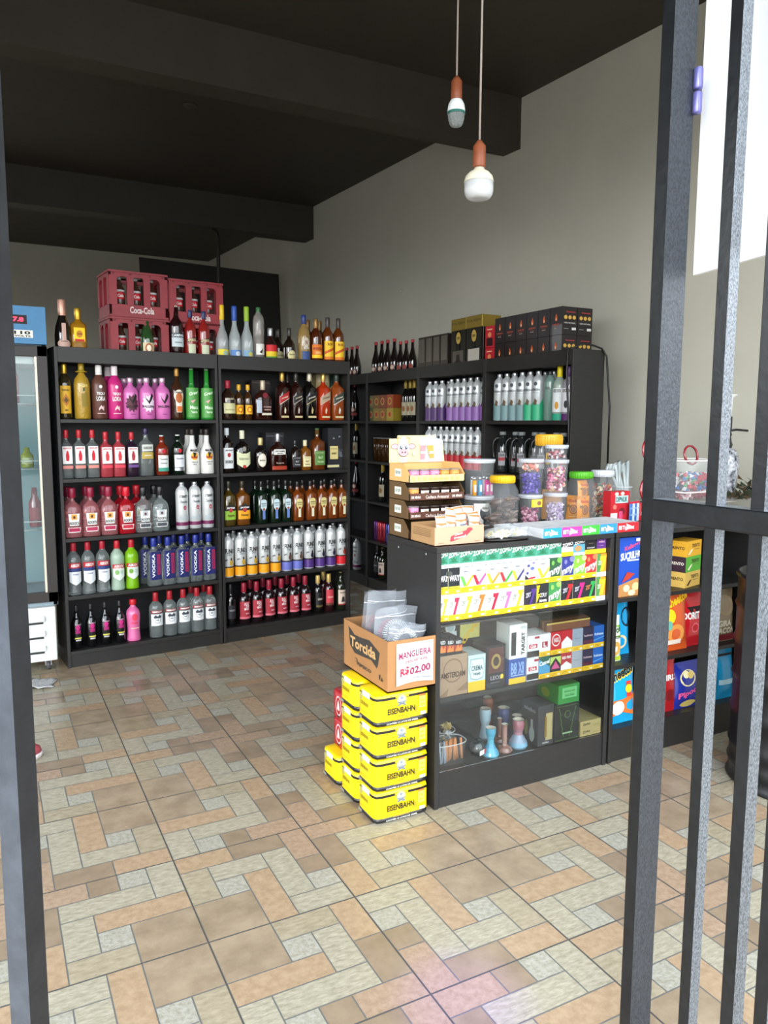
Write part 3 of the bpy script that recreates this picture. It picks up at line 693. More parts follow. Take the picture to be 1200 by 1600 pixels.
def make(key):
    nm, desc, a, k = K[key]
    t = bottle(nm, *a, **k)
    t['category'] = 'bottle'
    return t
PROT = {}
def put(key, loc, rz, label, group=None):
    if key in PROT:
        t = dup(PROT[key], loc, rz)
    else:
        t = make(key)
        PROT[key] = t
        t.location = loc
        t.rotation_euler = (0, 0, rz)
    t['label'] = label
    t['category'] = 'bottle'
    if 'group' in t.keys():
        del t['group']
    if group:
        t['group'] = group
    return t
ORD = {2: ['left', 'right']}
def ordw(i, n):
    if n == 2:
        return ['left one of two', 'right one of two'][i]
    if n == 3:
        return ['leftmost of three', 'middle of three', 'rightmost of three'][i]
    nw = {4: 'four', 5: 'five', 6: 'six', 7: 'seven', 8: 'eight', 9: 'nine'}.get(n, str(n))
    if i == 0:
        return 'leftmost of '+nw
    if i == n-1:
        return 'rightmost of '+nw
    if i*2 < n:
        return ['', 'second', 'third', 'fourth', 'fifth'][i]+' from left of '+nw
    return ['', 'second', 'third', 'fourth', 'fifth'][n-1-i]+' from right of '+nw
def row(spec, z, v, where, frame, turn=0.):
    """spec: list of (key, [positions along the shelf])"""
    for key, us in spec:
        nm, desc = K[key][:2]
        n = len(us)
        for i, u in enumerate(us):
            if frame == 'L':
                loc = A0+Vector((math.cos(LD)*u-math.sin(LD)*v, math.sin(LD)*u+math.cos(LD)*v, z))
                rz = LD+turn
            else:
                e = Vector((math.cos(HB), math.sin(HB), 0))
                loc = B0+e*u+Vector((e.y, -e.x, 0))*v+Vector((0, 0, z))
                rz = RZB+turn
            w = (ordw(i, n)+' ' if n > 1 else '')+where
            lb = desc+', '+w
            ww = lb.split()
            if len(ww) > 16:
                lb = ' '.join(desc.split()[:16-len(w.split())])+', '+w
            put(key, loc, rz+random.uniform(-.05, .05), lb.replace(',,', ','), (nm.replace('_', ' ')+'s '+where) if n > 1 else None)
F, BK = .07, .175
# left shelf
row([('champ', [.066]), ('tequila', [.153]), ('saketall', [.562]), ('campari', [.748]), ('aperol', [.839, .93])], 1.864, F, 'on the left shelf top', 'L')
row([('campari', [.742]), ('aperol', [.831, .928])], 1.864, BK, 'behind on the left shelf top', 'L')
row([('tqyellow', [.062]), ('hat', [.16]), ('cacau', [.26]), ('pinkliq', [.353]), ('whbrown', [.446]), ('whwhite', [.547]), ('whplain', [.647]), ('amar', [.742]), ('cachaca', [.839, .941])], 1.515, F, 'in first tier', 'L')
row([('pinkliq', [.34]), ('whbrown', [.437]), ('whwhite', [.536]), ('whplain', [.634])], 1.515, BK, 'in back of first tier', 'L')
row([('gin', [.056, .13, .207]), ('ginpink', [.285, .362]), ('gindark', [.443]), ('ginyellow', [.531]), ('ginred', [.633]), ('gingreen', [.737]), ('coco', [.833, .932])], 1.16, F, 'in second tier', 'L')
row([('coco', [.838, .935])], 1.16, BK, 'in back of second tier', 'L')
row([('rockpink', [.076, .182, .289]), ('rockred', [.397]), ('rockclear', [.504, .611]), ('etern', [.755, .842, .929])], .80, F, 'in third tier', 'L')
row([('rockpink', [.07, .178, .284]), ('rockred', [.388, .49]), ('rockclear', [.603])], .80, BK, 'in back of third tier', 'L')
row([('askov', [.07, .154, .24]), ('askpale', [.329]), ('askgreen', [.418]), ('blue', [.56, .652, .745, .838, .929])], .444, F, 'in fourth tier', 'L')
row([('blue', [.536, .629, .724, .818, .915])], .444, BK, 'in back of fourth tier', 'L')
row([('slim', [.071, .156, .242, .331]), ('pinkpet', [.416]), ('smirn', [.562, .654, .745, .838, .929])], .102, F, 'in bottom tier', 'L')
row([('smirn', [.835, .925])], .102, BK, 'in back of bottom tier', 'L')
# middle shelf
row([('gooseY', [1.054]), ('gooseB', [1.143]), ('gooseG', [1.23]), ('gintag', [1.316]), ('rasta', [1.403]), ('scotchd', [1.546]), ('bluecap', [1.659]), ('montO', [1.755]), ('montY', [1.85, 1.938])], 1.864, F, 'on the whisky shelf top', 'L')
row([('scotchd', [1.51]), ('montO', [1.745, 1.84])], 1.864, BK, 'behind on the whisky shelf top', 'L')
row([('buch', [1.085]), ('smallY', [1.166, 1.231]), ('wood', [1.34]), ('jred', [1.487]), ('jdark', [1.593]), ('jblack', [1.700]), ('jgold', [1.811]), ('jgreen', [1.92])], 1.515, F, 'in first whisky tier', 'L')
row([('jdark', [1.58])], 1.515, BK, 'in back of first whisky tier', 'L')
row([('jimw', [1.073]), ('ball', [1.183]), ('oval', [1.317]), ('gjack', [1.448]), ('jdb', [1.582]), ('jdh', [1.662]), ('jda', [1.76])], 1.16, F, 'in second whisky tier', 'L')
row([('jimapple', [1.077]), ('jimhoney', [1.176]), ('green', [1.317, 1.416, 1.505]), ('amber', [1.596, 1.70, 1.792, 1.879, 1.9])][:3]+[('amber', [1.596, 1.70, 1.79, 1.876, 1.961])], .80, F, 'in third whisky tier', 'L')
row([('green', [1.318, 1.415, 1.503]), ('amber', [1.595, 1.69, 1.785, 1.873, 1.96])], .80, BK, 'in back of third whisky tier', 'L')
row([('funkY', [1.065, 1.154, 1.241, 1.33, 1.419]), ('funkB', [1.507, 1.593]), ('funkP', [1.684, 1.777, 1.866]), ('funkR', [1.953])], .444, F, 'in fourth whisky tier', 'L')
row([('funkY', [1.145, 1.236, 1.329, 1.413]), ('funkB', [1.503]), ('funkP', [1.598, 1.685, 1.772, 1.861, 1.947])], .444, BK, 'in back of fourth whisky tier', 'L')
row([('winedark', [1.078]), ('winered', [1.176, 1.27, 1.366, 1.462, 1.557, 1.652]), ('wineblack', [1.758]), ('winecoral', [1.849]), ('winewhite', [1.95])], .102, F, 'in bottom whisky tier', 'L')
row([('winered', [1.266, 1.364, 1.461, 1.556, 1.652]), ('winecoral', [1.86])], .102, BK, 'in back of bottom whisky tier', 'L')
# right wall shelves (positions run away from the door)
rt = .42
row([('svteal', [.79, .708, .627, .546]), ('svgreen', [.465, .384]), ('svclear', [.275]), ('yellowneck', [.186]), ('purpleneck', [.102])], 1.515, .065, 'on the nearest right wall shelf', 'R', rt)
row([('svteal', [.75, .585]), ('svgreen', [.42, .335])], 1.515, .15, 'in back of nearest right wall shelf', 'R', rt)
row([('svpurple', [1.685, 1.6, 1.51]), ('svlilac', [1.38, 1.298, 1.216, 1.134, 1.05, .95])], 1.515, .065, 'on the second right wall shelf', 'R', rt)
row([('svpurple', [1.64, 1.55]), ('svlilac', [1.34, 1.257, 1.175, 1.09])], 1.515, .15, 'in back of second right wall shelf', 'R', rt)
row([('svred', [1.685, 1.6, 1.518, 1.437, 1.356, 1.28, 1.2, 1.12, 1.035, .945])], 1.16, .065, 'on the second right wall shelf', 'R', rt)
row([('verm', [2.605, 2.495, 2.39, 2.27]), ('vermsmall', [2.167, 2.072, 1.969])], 1.864, .07, 'on top of third right wall shelf', 'R', rt)
row([('verm', [3.087, 3.2, 2.98])], 1.864, .07, 'on top of farthest right wall shelf', 'R', rt)
row([('darkgold', [2.125, 1.985, 2.05])], 1.515, .10, 'on the third right wall shelf', 'R', rt)

for n_, spec in enumerate([('verm', 3.02, 1.515), ('darkgold', 2.99, 1.16), ('verm', 2.995, .80), ('darkgold', 2.47, .80), ('winedark', 2.566, .102), ('winewhite', 2.468, .102)]):
    row([(spec[0], [spec[1]])], spec[2]+.001, .07, ['in first tier of farthest shelf', 'in second tier of farthest shelf', 'in third tier of farthest shelf', 'below the drinking glasses, right wall', 'in bottom tier of third wall shelf', 'at bottom of third wall shelf, right'][n_], 'R', .4)
row([('etern', [2.983])], .103, .07, 'in bottom tier of farthest shelf', 'R', .4)

def RL(u, v, z):
    e = Vector((math.cos(HB), math.sin(HB), 0))
    return B0+e*u+Vector((e.y, -e.x, 0))*v+Vector((0, 0, z))
def LL(u, v, z):
    return A0+Vector((math.cos(LD)*u-math.sin(LD)*v, math.sin(LD)*u+math.cos(LD)*v, z))
# ---- cartons
def carton(name, w, d, h, base, front=(), left=(), top=(), right=(), loc=(0, 0, 0), rz=0., side=None, bevel=.0, topm=None):
    b = MB()
    v = [(x, y, z) for z in (0, h) for y in (-d/2, d/2) for x in (-w/2, w/2)]
    b.add(v, [(0, 2, 3, 1), (0, 1, 5, 4), (2, 6, 7, 3)], base)
    b.add(v, [(4, 5, 7, 6)], topm or base)
    b.add(v, [(0, 4, 6, 2), (1, 3, 7, 5)], side or base)
    b.ops(front, flat(-w/2, -d/2, 0, w, 0, h, 0, -1), w, h, 1)
    b.ops(left, flat(-w/2, d/2, 0, 0, -d, h, -1, 0), d, h, 1)
    b.ops(right, flat(w/2, -d/2, 0, 0, d, h, 1, 0), d, h, 1)
    b.ops(top, lambda u, v, l: (-w/2+u*w, -d/2+v*d, h+.0005*l), w, d, 1)
    return b.build(name, loc=loc, rz=rz, bevel=bevel)
def mk(o, label, cat='box', group=None):
    return tag(o, label, cat, group)

# gift boxes among the whiskies
mk(carton('whisky_box', .142, .08, .276, P('#2c2122'), [Rr(.04, .96, .93, .95, P('#5a4a44'))], loc=LL(1.385, .235, 1.515), rz=LD), 'dark brown whisky gift box behind the broad bourbon bottle')
mk(carton('whisky_box', .11, .08, .345, P('#b5a678'), [Rr(.1, .9, .8, .95, P('#d9cfa8'))], loc=LL(1.857, .20, 1.515), rz=LD), 'tall pale gold whisky gift box on first whisky tier')
mk(carton('whisky_box', .10, .08, .345, P('#22392c'), [Pp([(0, .35), (1, .6), (1, .66), (0, .41)], P('#b9c9bc'))], loc=LL(1.975, .235, 1.515), rz=LD), 'tall dark green whisky gift box on first whisky tier')
mk(carton('whisky_box', .142, .08, .266, P('#2a2a2e'), [Rr(.05, .95, .90, .92, P('#6a6a70'))], loc=LL(1.485, .235, 1.16), rz=LD), 'dark grey whisky gift box behind wide reddish bourbon bottle')
mk(carton('whisky_box', .134, .09, .299, P('#26272c'), [Rr(.12, .62, .24, .56, P('#e0d08c')), T("JACK DANIEL'S", .37, .49, .4, .03), T('HONEY', .37, .38, .3, .05), Rr(-.05, .68, .04, .10, P('#d6cf9a')), T('No7', .80, .38, .28, .2, P('#6f7480')), Dd(.35, .75, .06, .02, P('#8f9298')), Dd(.7, .79, .06, .02, P('#8f9298'))], loc=LL(1.925, .13, 1.16), rz=LD), 'black whiskey gift box with cream square label, right end')

# red bottle crates on the left shelf top
crm = mat('#8e1a27', .38, noise=.2, nscale=10)
def crate():
    t = thing('bottle_crate')
    w, d, h = .355, .28, .275
    def wall(L, ori, nwin, name, text=None):
        b = MB()
        th = .014
        def bx(a0, a1, z0, z1, e=0):
            if ori == 'f':
                b.box(a0, a1, -d/2-e, -d/2+th, z0, z1, crm)
            elif ori == 'k':
                b.box(a0, a1, d/2-th, d/2, z0, z1, crm)
            elif ori == 'l':
                b.box(-w/2-e, -w/2+th, a0, a1, z0, z1, crm)
            else:
                b.box(w/2-th, w/2+e, a0, a1, z0, z1, crm)
        bx(-L/2, L/2, 0, .075)
        bx(-L/2, L/2, h-.035, h)
        bx(-L/2, L/2, h-.012, h, .006)
        bx(-L/2, L/2, 0, .012, .006)
        pw = .040
        win = (L-2*.046-(nwin-1)*pw)/nwin
        x = -L/2
        edges = [(-L/2, -L/2+.046)]
        for k in range(nwin-1):
            x = -L/2+.046+(k+1)*win+k*pw
            edges.append((x, x+pw))
        edges.append((L/2-.046, L/2))
        for a0, a1 in edges:
            bx(a0, a1, .07, h-.03, .004)
        for k in range(nwin):       # rounded tops of the openings
            xa = -L/2+.046+k*(win+pw)
            for sgn, xc in ((1, xa), (-1, xa+win)):
                R_ = win*.42
                if nwin == 3 and ((k == 1) or (k == 0 and sgn == -1) or (k == 2 and sgn == 1)):
                    R_ = win*.16
                pts = [(xc, h-.035)]+[(xc+sgn*(R_-R_*math.sin(a)), h-.035-(R_-R_*math.cos(a))) for a in (0, .4, .8, 1.2, PI/2)]
                pts = [pts[0]]+pts[1:]
                if ori == 'f':
                    y0 = -d/2-.001
                    vv = [(px, y0, pz) for px, pz in pts]+[(px, y0+th, pz) for px, pz in pts]
                elif ori == 'l':
                    vv = [(-w/2-.001, px, pz) for px, pz in pts]+[(-w/2-.001+th, px, pz) for px, pz in pts]
                else:
                    continue
                n = len(pts)
                b.add(vv, [tuple(range(n)), tuple(range(2*n-1, n-1, -1))]+[(i, (i+1) % n, n+(i+1) % n, n+i) for i in range(n)], crm)
        if text:
            b.ops([T('Coca-Cola', .55, .5, .42, .75, P('#d9c9c9'), .04)], flat(-w/2, -d/2-.001, .018, w, 0, .055, 0, -1), w, .05)
        for hx in (-L*.42, -L*.14, L*.2, L*.42):
            if ori == 'f':
                b.ops([Dd(0, 0, .004, .004, P('#3a0c12'))], lambda u, v, l, hx=hx: (hx+u, -d/2-.0066, h-.02+v), 1, 1)
        b.build(name, t)
    wall(w, 'f', 3, 'front_panel', True)
    wall(w, 'k', 3, 'rear_panel')
    wall(d, 'l', 2, 'side_panel')
    wall(d, 'r', 2, 'side_panel')
    MB().box(-w/2, w/2, -d/2, d/2, 0, .008, crm).build('crate_bottom', t)
    return t
c0 = crate()
spots = [(.515, .155, 1.863, 'lower red plastic bottle crate of the left stack on shelf'), (.515, .155, 2.140, 'upper red plastic crate of left stack, white script lettering visible'),
         (.885, .165, 1.863, 'lower red plastic crate of right stack, behind aperitif bottles'), (.885, .165, 2.126, 'upper red plastic crate of right stack with small white sticker')]
for i, (u, v, z, lb) in enumerate(spots):
    o = c0 if i == 0 else dup(c0, (0, 0, 0), 0)
    o.location = LL(u, v+.04, z)
    o.rotation_euler = (0, 0, LD)
    tag(o, lb, 'crate', 'red bottle crates on the left shelf')
cola = None
kind('cola', 'soda_bottle', 'glass', .235, .062, 'squat', tr('#5a3a30', .06, .4), (P('#b8b8bc', .4), .93, .42), [Rr(-1.2, 1.2, .42, .60, RED), T('Cola', 0, .51, 1.2, .08, WHITE), Rr(-1.2, 1.2, .61, .66, P('#c9c9cc'))])
cn = ['in left window', 'in middle window', 'in right window']
for u, v, z, lb in spots:
    for k in range(3):
        put('cola', LL(u-.099+k*.099, v-.03, z+.012), LD, 'red-labelled soda bottle '+cn[k]+' of '+('lower ' if 'lower' in lb else 'upper ')+('left' if 'left' in lb else 'right')+' crate', 'soda bottles inside the red crates')
MB().ops([Pp([(0, 0), (.9, .1), (1, .8), (.3, 1), (0, .6)], WHITE)], flat(0, 0, 0, .03, 0, .03, 0, -1), .03, .03)

# drinks fridge
t = thing('drinks_fridge', (-.004, 4.88, 0))
tag(t, 'upright glass-door drinks fridge with blue top panel, left of shelves', 'fridge')
w2 = .35
fbk, fwh = mat('#2a2523', .4), mat('#d9dcda', .4, noise=.12, nscale=12)
b = MB()
b.box(-w2, w2, .06, .62, .10, 2.15, mat('#c9d2d6', .5))
b.build('cabinet', t) if False else None
b = MB()
for x0, x1, y0, y1, z0, z1 in ((-w2, -w2+.03, .04, .62, .40, 2.15), (w2-.03, w2, .04, .62, .40, 2.15), (-w2, w2, .59, .62, .40, 2.15), (-w2, w2, .04, .62, .40, .44), (-w2, w2, .04, .62, 1.92, 2.15)):
    b.box(x0, x1, y0, y1, z0, z1, mat('#8fa3ad', .5))
b.build('cabinet', t, bevel=.004)
b = MB().box(-w2, w2, 0, .04, 1.94, 2.15, mat('#3f7fae', .4, noise=.08, nscale=20))
b.ops([Rr(.71, .86, .52, .76, P('#1c1416')), T('-7.8', .785, .64, .10, .12, mat('#ff2a48', .4, emit=2.5)), Rr(.745, .90, .16, .36, P('#e6e6de')), T('110', .822, .29, .12, .09, INK), T('VOLTS', .822, .20, .12, .05, INK)], flat(-w2, 0, 1.94, 2*w2, 0, .21, 0, -1), .7, .21, 1)
b.build('control_panel', t, bevel=.006)
b = MB()
for x0, x1, z0, z1 in ((-w2, -w2+.055, .43, 1.93), (w2-.055, w2, .43, 1.93), (-w2, w2, .43, .49), (-w2, w2, 1.87, 1.93)):
    b.box(x0, x1, 0, .035, z0, z1, fbk)
fd = b.build('door', t, bevel=.003)
MB().box(-w2+.05, w2-.05, .012, .018, .49, 1.87, mat('#eaf4f4', .02, trans=1., ior=1.45)).build('door_glass', fd)
b = MB()
b.box(w2-.070, w2-.058, -.001, .03, .49, 1.87, mat('#c9c2b0', .35, metal=.4))
b.build('door_gasket', fd)
wire = mat('#dfe3e6', .35, metal=.3)
for z in (1.60, 1.22, .86):
    b = MB()
    for y in (.06, .52):
        b.tube([(-w2+.04, y, z), (w2-.04, y, z)], .004, wire)
    for k in range(12):
        x = -w2+.05+k*.055
        b.tube([(x, .06, z+.003), (x, .52, z+.003)], .002, wire, 4)
    b.tube([(-w2+.04, .055, z), (-w2+.04, .055, z+.05), (w2-.04, .055, z+.05), (w2-.04, .055, z)], .003, wire)
    b.build('wire_shelf', t)
MB().box(-w2+.035, w2-.035, .57, .588, .45, 1.92, mat('#9fc4c9', .5)).build('rear_lining', t)
MB().box(-w2+.035, w2-.035, .05, .58, 1.83, 1.87, P('#dfe6e6')).build('evaporator_tray', t)
b = MB().box(-w2+.01, w2-.02, .0, .60, .07, .40, fwh)
for z0 in (.12, .21, .30):
    b.add([(-w2+.06, -.001, z0), (w2-.09, -.001, z0), (w2-.09, -.001, z0+.012), (-w2+.06, -.001, z0+.012)], [(0, 1, 2, 3)], P('#2a2c2e'))
    b.box(-w2+.05, w2-.08, -.012, 0, z0+.014, z0+.05, fwh)
b.build('ventilation_grille', t, bevel=.006)
for sx in (-1, 1):
    for y in (.06, .54):
        b = MB()
        b.tube([(sx*(w2-.07)-.012, y, .032), (sx*(w2-.07)+.012, y, .032)], .03, P('#4a4a4c', .5), 16)
        b.box(sx*(w2-.07)-.018, sx*(w2-.07)+.018, y-.01, y+.02, .03, .075, SILV)
        b.build('caster', t)
for k, (x, c, h_, z, lb) in enumerate(((.10, '#2f8a3a', .20, 1.225, 'green bottle on the fridge upper shelf'), (.20, '#a8b03a', .12, 1.225, 'olive can on the fridge upper shelf'),
                                       (.12, '#7a1420', .24, .865, 'dark red bottle on fridge lower shelf, left'), (.23, '#8f2030', .24, .865, 'dark red bottle on fridge lower shelf, right'),
                                       (.14, '#b01c2c', .26, 1.605, 'bright red bottle on top shelf of fridge'))):
    b = MB().loft([(.034, .034, 0), (.036, .036, .01), (.036, .036, h_*.6), (.018, .018, h_*.78), (.014, .014, h_), (.010, .010, h_+.001)], dk(c), 16)
    b.ops([Rr(-1, 1, .2, .5, P('#d9d9a8' if k < 2 else '#a83a44'))], lambda u, v, l: (math.sin(u)*.0366, -math.cos(u)*.0366, v*h_), .036, h_)
    tag(b.build('fridge_bottle' if 'bottle' in lb else 'drink_can', loc=(.02+x, 5.05, z)), lb, 'bottle' if 'bottle' in lb else 'can', 'drinks inside the fridge')
# cloth by the fridge
b = MB()
n = 12
vv, ff = [], []
for j in range(n):
    for i in range(n):
        x, y = (i/(n-1)-.5)*.26, (j/(n-1)-.5)*.16
        r_ = 1+.12*math.sin(5*math.atan2(y, x))
        vv.append((x*r_, y*r_, .006+.018*abs(math.sin(i*1.3+j*.8))*(1-abs(2*i/(n-1)-1))*1.2))
for j in range(n-1):
    for i in range(n-1):
        ff.append((j*n+i, j*n+i+1, (j+1)*n+i+1, (j+1)*n+i))
b.add(vv, ff, mat('#c4c5c4', .9, noise=.3, nscale=30), True)
o = b.build('floor_cloth', loc=(.16, 4.66, 0))
o.modifiers.new('s', 'SOLIDIFY').thickness = .004
tag(o, 'crumpled pale grey cloth on the tiles below the fridge', 'cloth')
b = MB().loft([(.045, .12, 0), (.05, .125, .015), (.05, .125, .025)], P('#d8cfcf'), 20)
b.loft([(.046, .12, .025), (.044, .115, .05), (.036, .08, .075), (.028, .05, .085)], P('#a84a54'), 20)
tag(b.build('shoe', loc=(.045, 3.60, 0), rz=-1.2), 'pinkish shoe with pale sole beside the left post', 'shoe')

# board behind the shelves, conduit and pendants
b = MB()
p0, p1, p2, p3 = (1.54, 8.55, 3.222), (3.085, 8.55, 3.182), (3.15, 8.45, 0), (1.60, 8.45, 0)
b.add([p0, p1, p2, p3]+[(x, y+.015, z) for x, y, z in (p0, p1, p2, p3)], [(0, 1, 2, 3), (7, 6, 5, 4), (0, 4, 5, 1), (1, 5, 6, 2), (2, 6, 7, 3), (3, 7, 4, 0)], mat('#17150f', .6))
tag(b.build('wooden_board'), 'tall dark board standing far behind the shelves and crates', 'board')
b = MB().tube([(2.233, 8.0, 0), (2.233, 8.0, 3.36), (2.22, 8.0, 3.43), (2.17, 8.0, 3.46)], .02, mat('#191713', .5), 8)
tag(b.build('conduit_pipe'), 'thin dark vertical pipe rising behind the whisky shelf to the beam', 'pipe')
wood = mat('#8a4a2c', .45, noise=.2, nscale=30)
def pendant(x, y, ztop, bulb):
    t = thing('pendant_lamp', (x, y, ztop))
    MB().tube([(0, 0, 0), (.002, 0, (ZC-ztop)*.5), (0, 0, ZC-ztop)], .0035, mat('#9a8f86', .6), 8).build('cord', t)
    MB().loft([(.02, .02, -.075), (.021, .021, -.07), (.021, .021, -.008), (.016, .016, -.001), (.006, .006, .012)], wood, 18).build('socket', t)
    MB().loft([(.03, .03, ZC-ztop-.02), (.032, .032, ZC-ztop-.001)], wood, 18).build('ceiling_rose', t)
    return t
t = pendant(1.497, 2.2, 2.413, 0)
tag(t, 'hanging lamp with large rounded white bulb, lower of the two', 'lamp', None)
b = MB().loft([(.014, .014, -.085), (.018, .018, -.078), (.030, .030, -.068), (.043, .043, -.055), (.048, .048, -.042), (.049, .049, -.04)][::1], mat('#cfcab8', .35), 28, cap1=False)
b = MB().loft([(.016, .016, -.073), (.019, .019, -.082), (.033, .033, -.090), (.045, .045, -.103), (.049, .049, -.118), (.049, .049, -.121)][::-1], mat('#d2cdb8', .35), 28)
b.build('bulb_base', t)
MB().loft([(.028, .028, -.176), (.038, .038, -.172), (.045, .045, -.162), (.048, .048, -.148), (.048, .048, -.122)], mat('#d9dbdd', .25, trans=.3), 28).build('diffuser', t)
t = pendant(1.66, 2.6, 2.795, 1)
tag(t, 'hanging lamp with small faceted egg-shaped disco bulb, upper of the two', 'lamp', None)
MB().loft([(.033, .033, -.118), (.034, .034, -.112), (.031, .031, -.092), (.024, .024, -.078), (.017, .017, -.070)], mat('#dfe5e6', .3), 24).build('bulb_base', t)
MB().loft([(.0335, .0335, -.126), (.0345, .0345, -.118)], mat('#2f6f66', .3), 24).build('green_band', t)
b = MB()
b.loft([(.010, .010, -.172), (.020, .020, -.168), (.027, .027, -.158), (.031, .031, -.144), (.033, .033, -.127)], mat('#c9d2d2', .05, trans=.6, bump=1., bscale=300), 12, smooth=False)
b.build('crystal_dome', t)
b = MB().loft([(.03, .03, -.015), (.05, .05, -.006), (.05, .05, 0)], P('#3a352e'), 20)
tag(b.build('ceiling_plate', loc=(1.46, 5.9, ZC)), 'small round plate on the dark ceiling between the beams', 'fixture')
b = MB().loft([(.012, .012, 0), (.008, .008, .03)], P('#c9c4b8'), 10)
o = b.build('wall_hook', loc=(WX(6.2)-.001, 6.2, 2.68))
o.rotation_euler = (0, -PI/2, 0)
tag(o, 'small pale hook fixed on the right wall above the vermouth bottles', 'hook')

# ---- boxes on the right-hand shelves
def smallbox(front, base, u, z, lb, w=.09, h=.11, v=.07, rzt=.2):
    mk(carton('tobacco_carton', w, .09, h, P(base), front, loc=RL(u, v, z), rz=RZB+rzt), lb)
i = 0
for u, cs in ((2.63, ('#4f5a22', '#6f6840')), (2.52, ('#85742a', '#7a5426')), (2.41, ('#8a6426', '#803c22')), (2.28, ('#96822a', '#94401f'))):
    for k, z in enumerate((1.515, 1.627)):
        c = cs[k]
        smallbox([Dd(.5, .5, .3, .3, P('#a8903a' if k else '#b0802c')), Dd(.5, .5, .18, .18, P('#a02a1c'))], c, u, z, ['lower', 'upper'][k]+' small carton, '+['leftmost olive-yellow stack', 'second stack from left', 'third stack from left', 'rightmost orange stack'][i]+', right wall shelf')
    i += 1
blk = mat('#1b1618', .3, coat=.3)
flame = [Pp([(.5, .78), (.60, .62), (.56, .50), (.44, .50), (.40, .62)], P('#c25a2c')), Dd(.5, .56, .06, .05, P('#e0b08a')), T('CARVAO', .5, .38, .6, .06, P('#b5503c')), Rr(.3, .7, .30, .31, P('#8a4a3c')), T('COCO', .5, .24, .3, .04, P('#b9a59a'))]
coins = [T('Coconut', .55, .82, .6, .05, P('#b83a3a')), Dd(.22, .62, .11, .07, P('#c9a04a')), Dd(.5, .62, .11, .07, P('#c9a04a')), Dd(.78, .62, .11, .07, P('#c9a04a')), T('100% NATURAL', .5, .42, .75, .05, P('#d6d6d6')), Rr(.1, .4, .20, .22, P('#8a8a8a')), Rr(.62, .9, .17, .26, P('#c9c9c9'))]
for r_, z in enumerate((1.864, 2.032)):
    for k in range(6):
        u = .19+k*.112
        for d_ in range(2):
            if d_ and k:
                continue
            mk(carton('charcoal_box', .108, .118, .166, blk, flame, right=coins, loc=RL(u, .085+.122*d_, z), rz=RZB),
               'black charcoal box with orange flame, '+['bottom', 'top'][r_]+' row, '+(['nearest the door', 'second from door', 'third from door', 'fourth from door', 'fifth from door', 'farthest from door'][k] if not d_ else 'against the wall'), 'box', 'charcoal boxes on the right wall shelf')
for k, u in enumerate((1.76, 1.655, 1.548, 1.44)):
    mk(carton('charcoal_box', .10, .10, .30, mat('#2a2322', .15, coat=1.), [Rr(.1, .9, .35, .95, mat('#55504a', .12, coat=1.)), Pp([(.5, .26), (.6, .16), (.5, .08), (.4, .16)], P('#b04a2c')), T('COCO', .5, .05, .6, .03, P('#b5503c'))], loc=RL(u, .08, 1.864), rz=RZB),
       'tall glossy dark box with orange flame, '+['leftmost', 'second from left', 'third from left', 'rightmost'][k]+' of four', 'box', 'tall glossy boxes on the right wall shelf')
for k, u in enumerate((1.235, 1.04)):
    t = thing('gift_box', RL(u, .10, 1.864), RZB)
    w, d, h = .185, .16, .385
    b = MB()
    gb = mat('#14110c', .2, coat=.6)
    b.loft([(w/2, d/2, 0, 12), (w/2, d/2, .30, 12)], gb, 32, smooth=False)
    b.box(-w/2, w/2, -d/2, -d/2+.01, 0, .30, gb)
    b.ops([Dd(.5, .82, .16, .14, P('#b59a4a')), T('1840', .5, .82, .2, .07, P('#14110c'))], flat(-w/2, -d/2-.0005, 0, w, 0, .30, 0, -1), w, .3, 1)
    b.build('carton', t)
    b = MB().box(-w/2-.002, w/2+.002, -d/2-.002, d/2+.002, .30, h, mat('#8a742c', .3, metal=.4))
    b.ops([T('ROYAL RESERVA', .5, .6, .9, .2, P('#3a3218'))], flat(-w/2, -d/2-.002, .30, w, 0, h-.30, 0, -1), w, .08, 1)
    b.build('gold_band', t, bevel=.004)
    b = MB()
    b.ops([Rr(.12, .88, .02, .52, mat('#4a443f' if k == 0 else '#b9b4aa', .15, coat=1.))], flat(-w/2, -d/2-.002, 0, w, 0, .30, 0, -1), w, .3, 1)
    if k == 0:
        b.ops([Dd(.5, .18, .3, .13, P('#221a18')), Rr(.4, .6, .2, .42, P('#221a18'))], flat(-w/2, -d/2-.0035, 0, w, 0, .30, 0, -1), w, .3, 1)
    b.build('window', t)
    tag(t, ['black gift box with gold top band and dark bottle in its window', 'black gift box with gold top band and pale window'][k], 'box')
for k, z in enumerate((1.864, 2.012)):
    mk(carton('coffee_pouch', .10, .05, .145, P('#b01c2a'), [Rr(.15, .85, .08, .45, P('#2a0c10')), Dd(.5, .6, .2, .12, P('#d98a5a')), T('Premium', .5, .85, .6, .08, P('#f0c9a0'))], loc=RL(.862, .05, z), rz=RZB), ['lower', 'upper'][k]+' small red pouch beside the gold-topped gift box', 'pouch')
